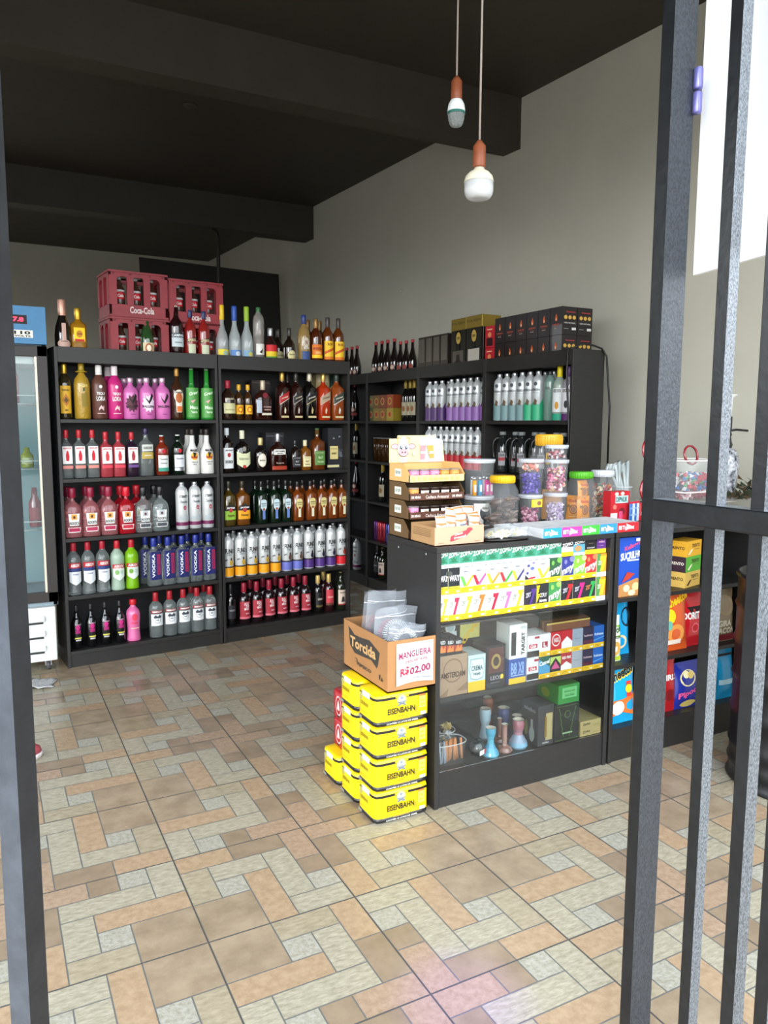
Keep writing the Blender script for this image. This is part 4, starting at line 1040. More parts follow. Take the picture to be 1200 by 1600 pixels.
# growlers
def growler():
    t = thing('growler_jug')
    gm = mat('#1a1f1f', .05, coat=1.)
    MB().loft([(.038, .038, 0), (.043, .043, .01), (.044, .044, .15), (.040, .040, .19), (.026, .026, .225), (.019, .019, .245), (.018, .018, .262)], gm, 22).build('glass_body', t)
    MB().loft([(.023, .023, .258), (.023, .023, .278), (.020, .020, .281)], P('#7f8586', .4), 16).build('cap', t)
    MB().tube([(-.020, 0, .235), (-.042, 0, .238), (-.062, 0, .215), (-.068, 0, .17), (-.062, 0, .11), (-.042, 0, .09)], .007, gm, 8).build('handle', t)
    fn = lambda u, v, l: (math.sin(u)*(.0442+.0004*l), -math.cos(u)*(.0442+.0004*l), v*.28)
    MB().ops([Rr(-.55, .55, .18, .5, P('#8f8f96')), Rr(-.5, .5, .30, .38, P('#9a2a30')), T('CHOPP', 0, .43, .8, .06, INK)], fn, .063, .28).build('printed_label', t)
    return t
j0 = growler()
js = [.775, .672, .57, .47, .365, .262, .162, .07]
for k, u in enumerate(js):
    o = j0 if k == 0 else dup(j0, (0, 0, 0), 0)
    o.location = RL(u, .09 if k % 2 == 0 else .12, 1.16)
    o.rotation_euler = (0, 0, RZB+.75)
    tag(o, 'dark glass growler jug with handle, '+(ordw(k, 8))+' on nearest right wall shelf', 'jug', 'growlers on the right wall shelf')
# drinking glasses and cans in the dim shelf
for k, u in enumerate((2.60, 2.52, 2.44, 2.36, 2.28)):
    b = MB().loft([(.028, .028, 0), (.036, .036, .12), (.036, .036, .20), (.034, .034, .20), (.026, .026, .02)], tr('#5a3a1c', .05, .5), 18)
    b.loft([(.036, .036, .20), (.0365, .0365, .206)], mat('#b9bcc0', .3, metal=.8), 18)
    tag(b.build('glass_jar', loc=RL(u, .08, 1.16)), 'dark narrow jar, '+ordw(k, 5)+' in second tier, third wall shelf', 'jar', 'dark jars on the third wall shelf')
for k, (u, c) in enumerate(((2.60, '#5a2a6a'), (2.53, '#a02a3a'), (2.46, '#8a1a2a'), (2.38, '#3a3a7a'))):
    b = MB().loft([(.026, .026, 0), (.029, .029, .008), (.029, .029, .16), (.024, .024, .172)], mat(c, .25, metal=.5), 18)
    tag(b.build('drink_can', loc=RL(u, .08, .444)), ['purple', 'red', 'dark red', 'blue'][k]+' tall can in fourth tier, third wall shelf', 'can')
b = MB().tube([RL(-.0, -.004, 1.0), RL(.02, -.004, 1.5), RL(.05, -.004, 1.80), RL(.05, .0, 1.93), RL(-.01, .06, 1.965), RL(-.005, .15, 1.96), RL(.0, .22, 1.945), RL(-.012, .25, 1.90), RL(-.012, .29, 1.6), RL(-.012, .29, 1.0)], .006, P('#101012', .4), 8)
tag(b.build('power_cable'), 'black cable looping over the nearest right wall shelf', 'cable')

# ------------------------------------------------------------------ counters
CX0, CX1, CY0, CY1, CH = 1.480, 2.366, 2.408, 2.80, 1.035
def counter(x0, x1, y1, label, glass):
    t = thing('glass_counter' if glass else 'snack_shelf', (x0, CY0, 0))
    tag(t, label, 'counter')
    w, d, s = x1-x0, y1-CY0, .02
    MB().box(0, w, 0, d, CH-.022, CH, BLACK).build('worktop', t, bevel=.002)
    MB().box(0, s, 0, d, 0, CH-.022, BLACK).build('side_panel', t, bevel=.002)
    MB().box(w-s, w, 0, d, 0, CH-.022, BLACK).build('side_panel', t, bevel=.002)
    MB().box(s, w-s, .008, .024, 0, .146, BLACK).build('plinth', t)
    MB().box(s, w-s, .01, d, .130, .148, BLACK).build('shelf_board', t, bevel=.001)
    for z in (.442, .742):
        MB().box(s, w-s, .004 if not glass else .012, d-.006, z-.018, z, BLACK).build('shelf_board', t, bevel=.001)
    MB().box(s, w-s, d-.01, d, .0, CH-.022, BLACKD).build('back_panel', t)
    if glass:
        MB().box(s, w-s, .003, .007, .148, .735, mat('#f4faf9', .01, trans=1., ior=1.45)).build('glass_pane', t)
        for yy, zz in ((.08, 1.0), (.30, .995)):
            b = MB()
            b.add([(-.001, yy+.004*math.cos(a*PI/4), zz+.004*math.sin(a*PI/4)) for a in range(8)], [tuple(range(7, -1, -1))], P('#c9ccd0'))
            b.build('screw_cap', t)
    return t
counter(CX0, CX1, CY1+.01, 'black display counter with glass front, packets of rolling papers inside', True)
counter(2.378, 3.30, CY1+.02, 'black open snack shelf right of the glass counter', False)

YB_ = P('#f2c21c')
def packband():
    return [Rr(0, 1, 0, .22, YB_), Rr(.12, .55, .12, .14, P('#a8801a')), Rr(.12, .5, .06, .08, P('#a8801a')), Rr(.68, .92, .05, .12, P('#e8e6d8'))]
def zbox(bg_, zc, tx='#8a9088'):
    return packband()+[Pp([(.55, .86), (1, .86), (.62, .22), (.40, .22), (.68, .70), (.55, .70)], P(zc)), T('ZRY', .33, .62, .42, .18, P(tx), .05)]
def vbox(c1, c2):
    return packband()+[Pp([(0, .66), (.22, .66), (.56, .24), (.30, .24)], P(c1)), Pp([(.98, .72), (1, .60), (.56, .24), (.34, .24)], P(c2)), T('gileX', .45, .82, .45, .10, P('#6a7078'))]
def wav(c1, c2):
    return packband()+[Dd(.85, .9, .22, .12, P(c2)), Dd(.3, .80, .12, .1, P(c2)), T('nny', .5, .42, .98, .32, WHITE, .25)]
# three rows of packets: x positions and pitch
px = [1.502, 1.545, 1.596, 1.657, 1.719, 1.782, 1.845, 1.906, 1.969, 2.034, 2.098, 2.162, 2.226, 2.291]
nx = px[1:]+[2.345]
bot = [('#e6e8dc', zbox(0, '#e6dc3a'), 'white packet with pale yellow Z'), ('#e8e8e4', zbox(0, '#cf2a4a'), 'white packet with crimson Z'), ('#e6eadc', zbox(0, '#a9cc3a'), 'white packet with lime Z'),
       ('#e8e8e0', zbox(0, '#d9702c'), 'white packet with orange Z'), ('#ece6e6', zbox(0, '#a3203c'), 'white packet with dark red Z'), ('#eee2e6', zbox(0, '#d96a9c'), 'white packet with pink Z'),
       ('#e8ecdc', zbox(0, '#d6dc2a'), 'white packet with bright yellow Z'), ('#2a2632', zbox(0, '#4a2f7a', '#b9b9c4'), 'dark packet with purple Z'), ('#26262a', packband()+[Pp([(0, .95), (.25, .95), (.1, .6), (.3, .6), (0, .25)], YEL), T('ZRY', .55, .55, .6, .16, P('#b9b9b9')), T('zoom', .5, .32, .6, .10, WHITE)], 'dark packet with yellow lightning edge'),
       ('#3f8a4a', wav(0, '#8fcf5a'), 'green packet with white squiggle, bottom row'), ('#232428', zbox(0, '#c9242c', '#b9b9c4'), 'black packet with red Z'), ('#232428', zbox(0, '#d0247c', '#b9b9c4'), 'black packet with magenta Z'),
       ('#232428', zbox(0, '#2f9a4a', '#b9794a'), 'black packet with green Z'), ('#d9962c', [Rr(0, 1, 0, .2, P('#dfe4e4')), Rr(0, .4, .2, 1, P('#4a8a4a')), Pp([(.3, .9), (1, .9), (.7, .25), (.3, .25), (.6, .7), (.3, .7)], P('#e8b82c')), T('ZRY', .3, .6, .4, .18, P('#cfe0c0'))], 'green and orange packet, bottom row')]
mid = [('#1c2226', packband()+[T('WAY', .5, .62, 1.0, .24, WHITE), Rr(0, 1, .24, .30, P('#c9c23a')), Dd(.9, .8, .2, .1, P('#4a4f4a'))], 'first black packet with white WAY lettering'), ('#1c2226', packband()+[T('WAY', .5, .62, .95, .24, WHITE), Rr(0, 1, .24, .30, P('#c9c23a')), Dd(.1, .8, .2, .1, P('#4a4f4a'))], 'second black packet with white WAY lettering'),
       ('#dfe6e6', vbox('#5fae4a', '#d6cf2a'), 'white packet with green and yellow V'), ('#e6e2e4', vbox('#b3243c', '#d9548a'), 'white packet with red and pink V'), ('#e6e6dc', vbox('#d9c82c', '#e08a2c'), 'white packet with yellow and orange V'),
       ('#e6e6e4', vbox('#b02a34', '#3f9a3a'), 'white packet with red and green V'), ('#e2e4e6', vbox('#d9cf3a', '#3a3a70'), 'white packet with yellow and navy V'),
       ('#e0dfe6', packband()+[Dd(.3, .8, .12, .06, P('#4a4f8a')), Dd(.7, .9, .12, .05, P('#8a7ab0')), Dd(.6, .68, .16, .07, P('#5a6aa8')), Dd(.2, .5, .1, .06, P('#4a4f8a')), Pp([(.3, .30), (.9, .34), (.8, .26), (.3, .24)], P('#c9202c')), Pp([(.0, .45), (.25, .3), (.4, .24), (0, .24)], P('#26262a'))], 'white packet with blue floral print and red mark'),
       ('#e2e8e2', vbox('#cfc92c', '#c9c02c'), 'white packet with plain yellow V'), ('#2f5a3a', wav(0, '#6fae4a'), 'dark green packet with white squiggle, middle row'), ('#343a84', wav(0, '#7a7ac0'), 'navy blue packet with white squiggle'), ('#7fc23a', wav(0, '#c9e88a'), 'lime green packet with white squiggle'),
       ('#c9282c', wav(0, '#e87a4a'), 'red packet with white squiggle'), ('#d9962c', [Rr(0, 1, 0, .2, P('#dfe4e4')), Rr(0, .4, .2, 1, P('#4a8a4a')), Pp([(.3, .9), (1, .9), (.7, .25), (.3, .25), (.6, .7), (.3, .7)], P('#e8b82c')), T('ZRY', .3, .6, .4, .18, P('#cfe0c0'))], 'green and orange packet, middle row')]
def zomo(c):
    return [T('ZOMO', .5, .80, .98, .30, WHITE, .15), Pp([(.5, .70), (.60, .52), (.80, .60), (.68, .42), (.90, .34), (.5, .30), (.10, .34), (.32, .42), (.20, .60), (.40, .52)], P(c)), Rr(0, 1, 0, .22, P('#dcecea')), Rr(.25, .75, .10, .12, P('#7aa89a')), T('HIBISCUS', .5, .06, .4, .03, P('#7aa89a'))]
topr = [('#3f9478', zomo('#23744f'), None)]*10+[('#26262a', [Rr(0, 1, 0, .30, YB_), Rr(0, 1, .30, .62, P('#cfd6d8')), T('ZOMO', .5, .78, .9, .25, WHITE, .15)], 'black and white packet with white lettering'),
        ('#5aa0b8', [T('ZOMO', .5, .86, .9, .2, WHITE, .15), Dd(.4, .45, .3, .2, P('#b98a5a')), Rr(0, 1, 0, .2, P('#e0e6e6')), Rr(0, 1, .74, 1, P('#2a2f32')), T('ZOMO', .5, .86, .9, .2, WHITE, .15)], 'pale blue packet with brown drawing'),
        ('#17181b', [Rr(0, 1, 0, .30, YB_), T('CONCEPT', .5, .42, .7, .08, P('#c9c9c9')), Rr(.3, .7, .7, .72, P('#8a7a4a'))], 'black packet with yellow band, top row'), ('#5a2f7c', [Rr(0, 1, 0, .30, YB_), T('mizu', .5, .78, .6, .15, P('#d9a9c9')), Rr(.3, .7, .5, .52, P('#b98ac9'))], 'purple packet with yellow band, top row')]
for k in range(14):
    w = nx[k]-px[k]-.0012
    for z, h, src, r_ in ((.743, .104, bot, 'bottom'), (.848, .100, mid, 'middle'), (.949, .062, topr, 'top')):
        base, fr, lb = src[k]
        hh = .064
        if r_ == 'top':
            # back-tilted third row
            o = carton('tobacco_packet', w, .10, hh, P(base), fr, loc=(px[k]+w/2, CY0+.075, z), side=P('#d6e6e4' if k < 10 else base))
        else:
            o = carton('tobacco_packet', w, .10, h-.001, P(base), fr, loc=(px[k]+w/2, CY0+.070+(.004 if k % 3 == 0 else 0), z), side=P('#e6e0cc'))
        if lb is None:
            lb = 'teal and white packet, '+(ordw(k, 10))+' identical ones in top row'
            mk(o, lb, 'packet', 'teal and white packets in the counter top row')
        else:
            mk(o, lb+' in the glass counter', 'packet')

# shelf two of the counter
z2 = .443
def put_box(name, x0, x1, z0, z1, base, fr, lb, d=.08, y=None, left=(), top=(), cat='box', group=None, rz=0.):
    y = CY0+.02 if y is None else y
    return mk(carton(name, x1-x0, d, z1-z0, P(base), fr, left, top, loc=((x0+x1)/2, y+d/2, z0), rz=rz), lb, cat, group)
put_box('papers_box', 1.502, 1.636, z2, .606, '#a98a70', [Dd(.5, .62, .34, .30, P('#8a6a54')), Dd(.5, .62, .30, .26, P('#a98a70')), T('AMSTERDAM', .5, .52, .84, .14, P('#4a3428')), Pp([(0, 0), (.35, .2), (.3, 0)], P('#8f7058')), Pp([(.6, .1), (1, .3), (1, .1)], P('#8f7058'))], 'kraft brown box with dark lettering and round stamp, lower left of glass counter', d=.12)
for k in range(3):
    put_box('charcoal_pack', 1.502+k*.037, 1.537+k*.037, .607, .675-.004*k, '#23191a', [Rr(0, 1, .2, .6, P('#c9482c')), Pp([(.1, .3), (.4, .65), (.6, .4), (.9, .6), (.9, .2), (.1, .2)], P('#e88a3a')), T('RED', .5, .8, .7, .2, P('#d9d9d9'))], ['left', 'middle', 'right'][k]+' small black and ember-red pack on top of the kraft box', d=.10)
put_box('papers_display', 1.640, 1.722, z2, .592, '#cfe0e0', [Rr(0, 1, 0, .28, YB_), Pp([(.12, .9), (.88, .9), (.95, .6), (.85, .35), (.5, .30), (.15, .35), (.05, .6)], P('#9fb9bc')), Pp([(.16, .87), (.84, .87), (.91, .6), (.82, .38), (.5, .33), (.18, .38), (.09, .6)], P('#e2eeee')), T('CREMA', .5, .64, .66, .14, P('#5a7278')), T('PRIME', .5, .48, .4, .07, P('#7a9298'))], 'pale aqua display box with octagonal badge and yellow base', d=.11)
b = MB()
b.loft([(.032, .004, 0, 8), (.032, .004, .06, 8)], P('#dfe6e4'), 16, smooth=False)
b.add([(.024*math.cos(2*PI*i/18), -.005, .078+.024*math.sin(2*PI*i/18)) for i in range(18)]+[(.024*math.cos(2*PI*i/18), .004, .078+.024*math.sin(2*PI*i/18)) for i in range(18)], [tuple(range(18)), tuple(range(35, 17, -1))]+[(i, 18+i, 18+(i+1) % 18, (i+1) % 18) for i in range(18)], P('#dfe6e4'))
b.ops([T('CREMA', 0, .030, .05, .02, P('#7a9aa0')), Dd(0, .078, .017, .017, P('#b9ccd0'))], lambda u, v, l: (u, -.0052-.0005*l, v), 1, 1)
tag(b.build('display_topper', loc=(1.645, CY0+.165, .593)), 'white cut-out topper with round head above pale aqua display box', 'display')
put_box('papers_display', 1.728, 1.818, z2, .618, '#221f24', [Rr(.1, .9, .35, .95, P('#5a2f2c')), Dd(.5, .62, .26, .18, P('#a88a4a')), Dd(.5, .62, .16, .11, P('#3a2a20')), T('LEOS', .5, .24, .6, .10, P('#8f8f96')), Dd(.82, .25, .08, .06, YEL), Rr(.2, .7, .12, .14, P('#6a6a70'))], 'dark brown and black display box with gold emblem, glass counter', d=.10)
b = MB()
b.loft([(.048, .004, 0, 10), (.048, .004, .062, 10)], P('#d9cf6a'), 16, smooth=False)
crown = [(-.026, .06), (.026, .06), (.034, .118), (.016, .100), (0, .122), (-.016, .100), (-.034, .118)]
b.add([(x, -.004, z) for x, z in crown]+[(x, .004, z) for x, z in crown], [tuple(range(7)), tuple(range(13, 6, -1))]+[(i, 7+i, 7+(i+1) % 7, (i+1) % 7) for i in range(7)], P('#a8cfd6'))
b.ops([T('KING', 0, .028, .088, .036, P('#f2c21c'), .1), Rr(-.02, .02, .065, .085, P('#e8dc9a'))], lambda u, v, l: (u, -.0045-.0005*l, v), 1, 1)
tag(b.build('display_topper', loc=(1.735, CY0+.155, .619)), 'crown-shaped topper with yellow KING lettering', 'display')
put_box('battery_box', 1.838, 1.925, .548, .690, '#eeeeec', [Rr(.10, .38, .10, .78, P('#1c1c1e')), T('TARGET', .78, .42, .20, .66, INK, 90), Rr(.6, .95, .86, .94, P('#c9c9c9'))], 'tall white box with black window and vertical TARGET lettering', d=.09)
put_box('papers_box', 1.838, 1.922, z2, .547, '#2a4fa0', [Rr(0, 1, 0, .24, YB_), T('B8', .28, .62, .36, .5, P('#8fb0e6')), T('X8', .72, .62, .36, .5, P('#8fb0e6')), Rr(.1, .9, .32, .36, P('#a9c2ee'))], 'blue box with pale lettering and yellow base under the white box', d=.10)
cig = [('#e6e4e6', '#e6e4e6', [Rr(.15, .85, .44, .62, P('#c9203c')), T('Club', .5, .53, .5, .13, WHITE), Rr(0, 1, .05, .32, P('#221c1e')), Rr(.6, 1, .85, .95, P('#b02038'))], None, 'white cigarette pack with red oval', 'white cigarette pack with red oval'),
       ('#ececec', '#1f5f4f', [Rr(.25, .75, .40, .66, P('#a8203c')), T('L', .5, .53, .25, .2, WHITE)], [Pp([(0, .9), (1, .5), (1, .22), (0, .22)], P('#4a9ac9')), T('Camel', .5, .72, .9, .2, WHITE, .1)], 'white cigarette pack with dark red square', 'green-blue cigarette pack with slanted script'),
       ('#c8202c', '#26262a', [Dd(.5, .64, .40, .28, WHITE), Dd(.5, .64, .34, .23, P('#c8202c')), T('LUCKY', .5, .70, .5, .09, WHITE), T('STRIKE', .5, .60, .5, .09, WHITE)], [Pp([(0, .5), (.5, .85), (1, .5), (1, .9), (0, .9)], P('#b8d06a')), Pp([(.1, .35), (.5, .70), (.9, .35)], P('#d0508a'))], 'red cigarette pack with white ring', 'black cigarette pack with pink and green chevrons'),
       ('#c4202c', '#b8323c', [Pp([(0, .22), (1, .22), (1, .48), (.5, .74), (0, .48)], P('#f0f0ee'))], [Pp([(0, .22), (1, .22), (1, .42), (.5, .60), (0, .42)], P('#f0f0ee')), T('RED FIRE', .5, .78, .8, .12, WHITE)], 'red and white roof-pattern cigarette pack', 'red cigarette pack with white lettering and chevron'),
       ('#9aa6b5', '#a5a9b3', [Rr(.2, .8, .55, .58, P('#8390a2'))], [Rr(.2, .8, .55, .58, P('#8a8f9c'))], 'plain silver-blue cigarette pack', 'plain silver-grey cigarette pack'),
       ('#2c2340', '#2c2340', [T('Rothmans', .5, .62, .8, .10, P('#c9a9b0')), Rr(0, 1, .24, .40, P('#5a1f36'))], [T('Rothmans', .5, .62, .8, .10, P('#c9a9b0')), Rr(0, 1, .24, .40, P('#5a1f36'))], 'dark maroon-navy cigarette pack', 'dark maroon-navy cigarette pack'),
       ('#1f62b8', '#1f62b8', [T('Rothmans', .5, .62, .85, .12, P('#cfe0f2')), Pp([(0, .3), (1, .45), (1, .5), (0, .36)], P('#5aa0e0'))], [T('Rothmans', .5, .62, .85, .12, P('#cfe0f2')), Pp([(0, .3), (1, .45), (1, .5), (0, .36)], P('#5aa0e0'))], 'bright blue cigarette pack', 'bright blue cigarette pack')]
cx = [1.928, 1.990, 2.050, 2.108, 2.167, 2.226, 2.286, 2.345]
for k in range(7):
    a, bcol, f1, f2, l1, l2 = cig[k]
    f2 = f2 or f1
    bd = packband() if k else []
    w = cx[k+1]-cx[k]-.001
    put_box('cigarette_pack', cx[k], cx[k]+w, z2, .537, bcol, f2+bd, l2+', lower row of glass counter', d=.10, cat='packet')
    put_box('cigarette_pack', cx[k], cx[k]+w, .538, .633, a, f1+bd, l1+', upper row of glass counter', d=.10, cat='packet')
for k in range(4):
    put_box('cigarillo_box', 2.035+k*.010, 2.27+k*.012, .634, .672-k*.002, ['#7a4a32', '#9a6a40', '#6a3a2a', '#2a2626'][k], [Rr(0, 1, .8, .95, P('#c9b45a'))], ['frontmost', 'second', 'third', 'rearmost'][k]+' long brown flat box lying above the cigarette packs', d=.018, y=CY0+.03+k*.024)

# bottom shelf of the counter
z3 = .149
def vase(prof, loc, cols, lb, name='ceramic_bowl'):
    b = MB()
    n = len(prof)
    H_ = prof[-1][1]
    for k in range(n-1):
        zc = (prof[k][1]+prof[k+1][1])/2/H_
        c = cols[min(len(cols)-1, int(zc*len(cols)))]
        b.loft([(prof[k][0], prof[k][0], prof[k][1]), (prof[k+1][0], prof[k+1][0], prof[k+1][1])], mat(c, .12, coat=.8), 24, cap0=(k == 0), cap1=False)
    r = prof[-1][0]
    b.loft([(r*.75, r*.75, H_-.02), (r*.75, r*.75, H_), (r, r, H_)][::1], mat('#d9cdbb', .4), 24, cap0=True, cap1=False)
    tag(b.build(name, loc=loc), lb, 'ceramics', 'ceramic hookah bowls in the glass counter')
A_ = lambda s, h: [(.034*s, 0), (.036*s, .008*h), (.032*s, .02*h), (.022*s, .036*h), (.014*s, .052*h), (.013*s, .070*h), (.018*s, .085*h), (.021*s, .098*h), (.021*s, .118*h)]
Bq = lambda s, h: [(.038*s, 0), (.041*s, .010*h), (.038*s, .026*h), (.028*s, .042*h), (.019*s, .055*h), (.018*s, .066*h), (.024*s, .080*h), (.026*s, .100*h), (.024*s, .119*h)]
Cq = lambda s, h: [(.034*s, 0), (.035*s, .006*h), (.026*s, .018*h), (.014*s, .026*h), (.011*s, .034*h), (.011*s, .105*h), (.014*s, .115*h)]
Dq = lambda s, h: [(.022*s, 0), (.026*s, .01*h), (.020*s, .04*h), (.017*s, .06*h), (.024*s, .085*h), (.026*s, .115*h), (.024*s, .135*h)]
vase(A_(1, 1), (1.772, 2.452, z3), ['#4fb0cf', '#3a9cc0', '#55b6d2', '#3fa5c8'], 'teal blue ceramic bowl, frontmost at the left')
vase(Cq(1, 1), (1.849, 2.462, z3), ['#9a6a5c', '#a5786a', '#8f6255'], 'copper brown ceramic bowl with thin straight stem')
vase(Bq(1, 1), (1.925, 2.470, z3), ['#7fb0cf', '#8fa0b8', '#b07a8a', '#a5606f'], 'pale blue and pink ceramic bowl, front right')
vase(Dq(1, 1), (1.848, 2.600, z3), ['#9ab4c4', '#a9c2cf'], 'pale blue-grey ceramic bowl behind the teal one')
vase(Dq(.9, 1.15), (1.905, 2.66, z3), ['#8a4632', '#a5563c', '#8f4a34'], 'rust red ceramic bowl, rearmost')
vase(Dq(1.05, .95), (1.935, 2.585, z3), ['#3a4580', '#2f3a74'], 'dark blue ceramic bowl behind the copper one')
vase(Dq(.9, .8), (1.965, 2.53, z3), ['#3a2f38', '#4a3f48'], 'near-black ceramic bowl in the middle of the shelf')
vase(Cq(.8, .9), (1.885, 2.545, z3), ['#7a4a3c', '#8a5646'], 'small brown ceramic bowl between the taller ones')
b = MB().loft([(.012, .012, 0), (.028, .028, .008), (.036, .036, .03), (.028, .028, .055), (.012, .012, .066)], mat('#1c2426', .05, coat=1.), 20)
b.ops([Pp([(-.3, .2), (.3, .3), (.3, .6), (-.3, .5)], WHITE), Pp([(.3, .3), (.8, .25), (.8, .55), (.3, .6)], RED)], lambda u, v, l: (math.sin(u)*(.0365+.0004*l), -math.cos(u)*(.0365+.0004*l), v*.066), .036, .066)
tag(b.build('glass_ball', loc=(1.722, 2.475, z3)), 'small dark glass ball with white and red patch', 'ornament')
put_box('hookah_box', 1.995, 2.078, z3, .322, '#3a3b40', [Rr(.5, .92, .12, .80, P('#b9a878')), Rr(.42, .56, .2, .72, P('#8a6a2c')), T('niobo', .5, .07, .4, .05, P('#c9c9cc'))], 'dark grey box with gold and white window beside the ceramic bowls', d=.11,
        left=[T('niobo', .5, .85, .7, .1, P('#8f8f96')), Dd(.3, .35, .10, .2, P('#8f8a3a')), Dd(.65, .25, .16, .2, P('#a9b0a8')), Rr(.58, .72, .3, .62, P('#a9b0a8'))], y=CY0+.02)
gl = P('#5f8a3a')
put_box('hookah_box', 2.082, 2.218, z3, .312, '#24282a', [Pp([(.5+s*(.1+.05*k)+s*x, y) for x, y in ((0, .1+.2*k), (.02, .1+.2*k), (.10, .3+.2*k), (.08, .3+.2*k))], gl) for k in range(4) for s in (-1, 1)]+[Dd(.5, .72, .12, .10, gl), Dd(.5, .72, .10, .085, P('#24282a')), Rr(.05, .95, .04, .05, gl), Rr(.05, .95, .95, .96, gl), Rr(.3, .7, .2, .24, P('#a9c9a0'))], 'dark box with green line pattern, glass counter bottom shelf', d=.13, y=CY0+.02)
put_box('papers_box', 2.10, 2.215, .313, .395, '#2a8a3a', [Rr(.18, .88, .28, .85, P('#6fc07a')), T('BANANA LEAF', .53, .65, .5, .1, P('#1f6a2c')), Rr(.3, .75, .40, .44, P('#1f6a2c')), Rr(.3, .75, .48, .5, P('#1f6a2c'))], 'open bright green box on top of the green-lined box', d=.14, y=CY0+.02, left=[Dd(.4, .4, .2, .25, P('#7fa02c'))])
for k, z in enumerate((z3, z3+.034)):
    put_box('papers_box', 2.224, 2.340, z, z+.033, '#b9a670', [T('ZigNg', .3, .5, .38, .45, P('#3a2c1a'), .05), Rr(.6, .95, .3, .34, P('#7a6a3c'))], ['lower', 'upper'][k]+' flat kraft box with dark script lettering', d=.16, y=CY0+.015)
# tubs on bottom shelf
clear = film('#dfe6ea', .90, .06)
def tub(name, rx, h, loc, lb, lid=None, taper=.88, sq=2., lidh=.012, ry=None, mlid=None):
    t = thing(name, loc)
    tag(t, lb, 'jar' if 'jar' in name else 'tub')
    ry = ry or rx
    b = MB().loft([(rx*taper, ry*taper, 0, sq), (rx, ry, h, sq)], clear, 28, cap1=False)
    b.loft([(rx*1.0, ry*1.0, h-.004, sq), (rx*1.03, ry*1.03, h-.004, sq), (rx*1.03, ry*1.03, h, sq), (rx, ry, h, sq)], film('#f2f6f8', .4), 28, cap0=False, cap1=False)
    b.build('clear_wall', t)
    if lid:
        MB().loft([(rx*1.04, ry*1.04, h, sq), (rx*1.06, ry*1.06, h+.002, sq), (rx*1.06, ry*1.06, h+lidh-.002, sq), (rx*1.02, ry*1.02, h+lidh, sq)], lid, 28).build('lid', t)
    return t
def fill(name, r, h, n, size, cols, loc, lb, seed=1, sq=False, ry=None, cat='sweets', rough=.3):
    random.seed(seed)
    b = MB()
    ms = [mat(c, rough, coat=.3) for c in cols]
    base = [(1, 0, 0), (-1, 0, 0), (0, 1, 0), (0, -1, 0), (0, 0, 1), (0, 0, -1)]
    fs = [(0, 2, 4), (2, 1, 4), (1, 3, 4), (3, 0, 4), (2, 0, 5), (1, 2, 5), (3, 1, 5), (0, 3, 5)]
    ry = ry or r
    for k in range(n):
        z = size*.7+(h-size*1.4)*k/max(1, n-1)
        a = random.uniform(0, 2*PI)
        q = math.sqrt(random.uniform(.15, 1))
        x, y = (r-size)*q*math.cos(a), (ry-size)*q*math.sin(a)
        if sq:
            x, y = random.uniform(-r+size, r-size), random.uniform(-ry+size, ry-size)
        M_ = Matrix.Rotation(random.uniform(0, 6), 3, (random.random()+.1, random.random(), random.random()))
        s3 = Vector((size, size*.75, size*.6))
        b.add([tuple(Vector((x, y, z))+M_ @ Vector((p[0]*s3.x, p[1]*s3.y, p[2]*s3.z))) for p in base], fs, random.choice(ms))
    return tag(b.build(name, loc=loc), lb, cat, None, 'stuff')
tub('clear_tub', .078, .086, (1.585, 2.49, z3), 'shallow clear tub holding orange tips, bottom shelf left', sq=3., ry=.05)
for k in range(7):
    b = MB().tube([(0, 0, 0), (.012*math.sin(k), .004, .085)], .0055, mat('#d98a4a', .4), 8)
    tag(b.build('orange_tip', loc=(1.575+.012*k, 2.475+.006*(k % 3), z3+.004)), 'orange filter tip in the shallow clear tub, '+ordw(k, 7), 'tip', 'orange tips in the shallow tub')
for k in range(6):
    b = MB().tube([(0, 0, 0), (.01*math.cos(k*2), .003, .088)], .004, film('#cfd6e6', .35), 6)
    tag(b.build('clear_tip', loc=(1.525+.009*k, 2.465+.006*(k % 2), z3+.004)), 'clear tube tip in the shallow clear tub, '+ordw(k, 6), 'tip', 'clear tips in the shallow tub')
tub('clear_tub', .045, .10, (1.618, 2.565, z3), 'round clear tub behind the orange tips')
fill('tip_pile', .04, .10, 50, .014, ['#c9b070', '#b9bcc0', '#8a7040'], (1.618, 2.565, z3), 'tangle of golden tips heaped in the round clear tub', 5)
fill('tip_pile', .03, .03, 16, .014, ['#c9b070', '#b9a050'], (1.628, 2.565, z3+.095), 'loose golden tips poking above round clear tub', 6)
for k in range(2):
    b = MB()
    b.add([(0, 0, 0), (.032, .004, 0), (.028, .02, .14), (-.002, .016, .14)], [(0, 1, 2, 3)], P('#a9cbe6'))
    b.ops([Rr(.1, .9, .1+.2*i, .2+.2*i, P('#cfe3f2')) for i in range(4)], lambda u, v, l: (u*.03, .001+.016*v-.0008*l, v*.14), 1, 1, 1)
    tag(b.build('paper_strip', loc=(1.512+k*.036, 2.59, z3)), ['left', 'right'][k]+' pale blue printed strip leaning behind the clear tubs', 'paper')

# ------------------------------------------------------------------ on the counter
zt = CH+.0005
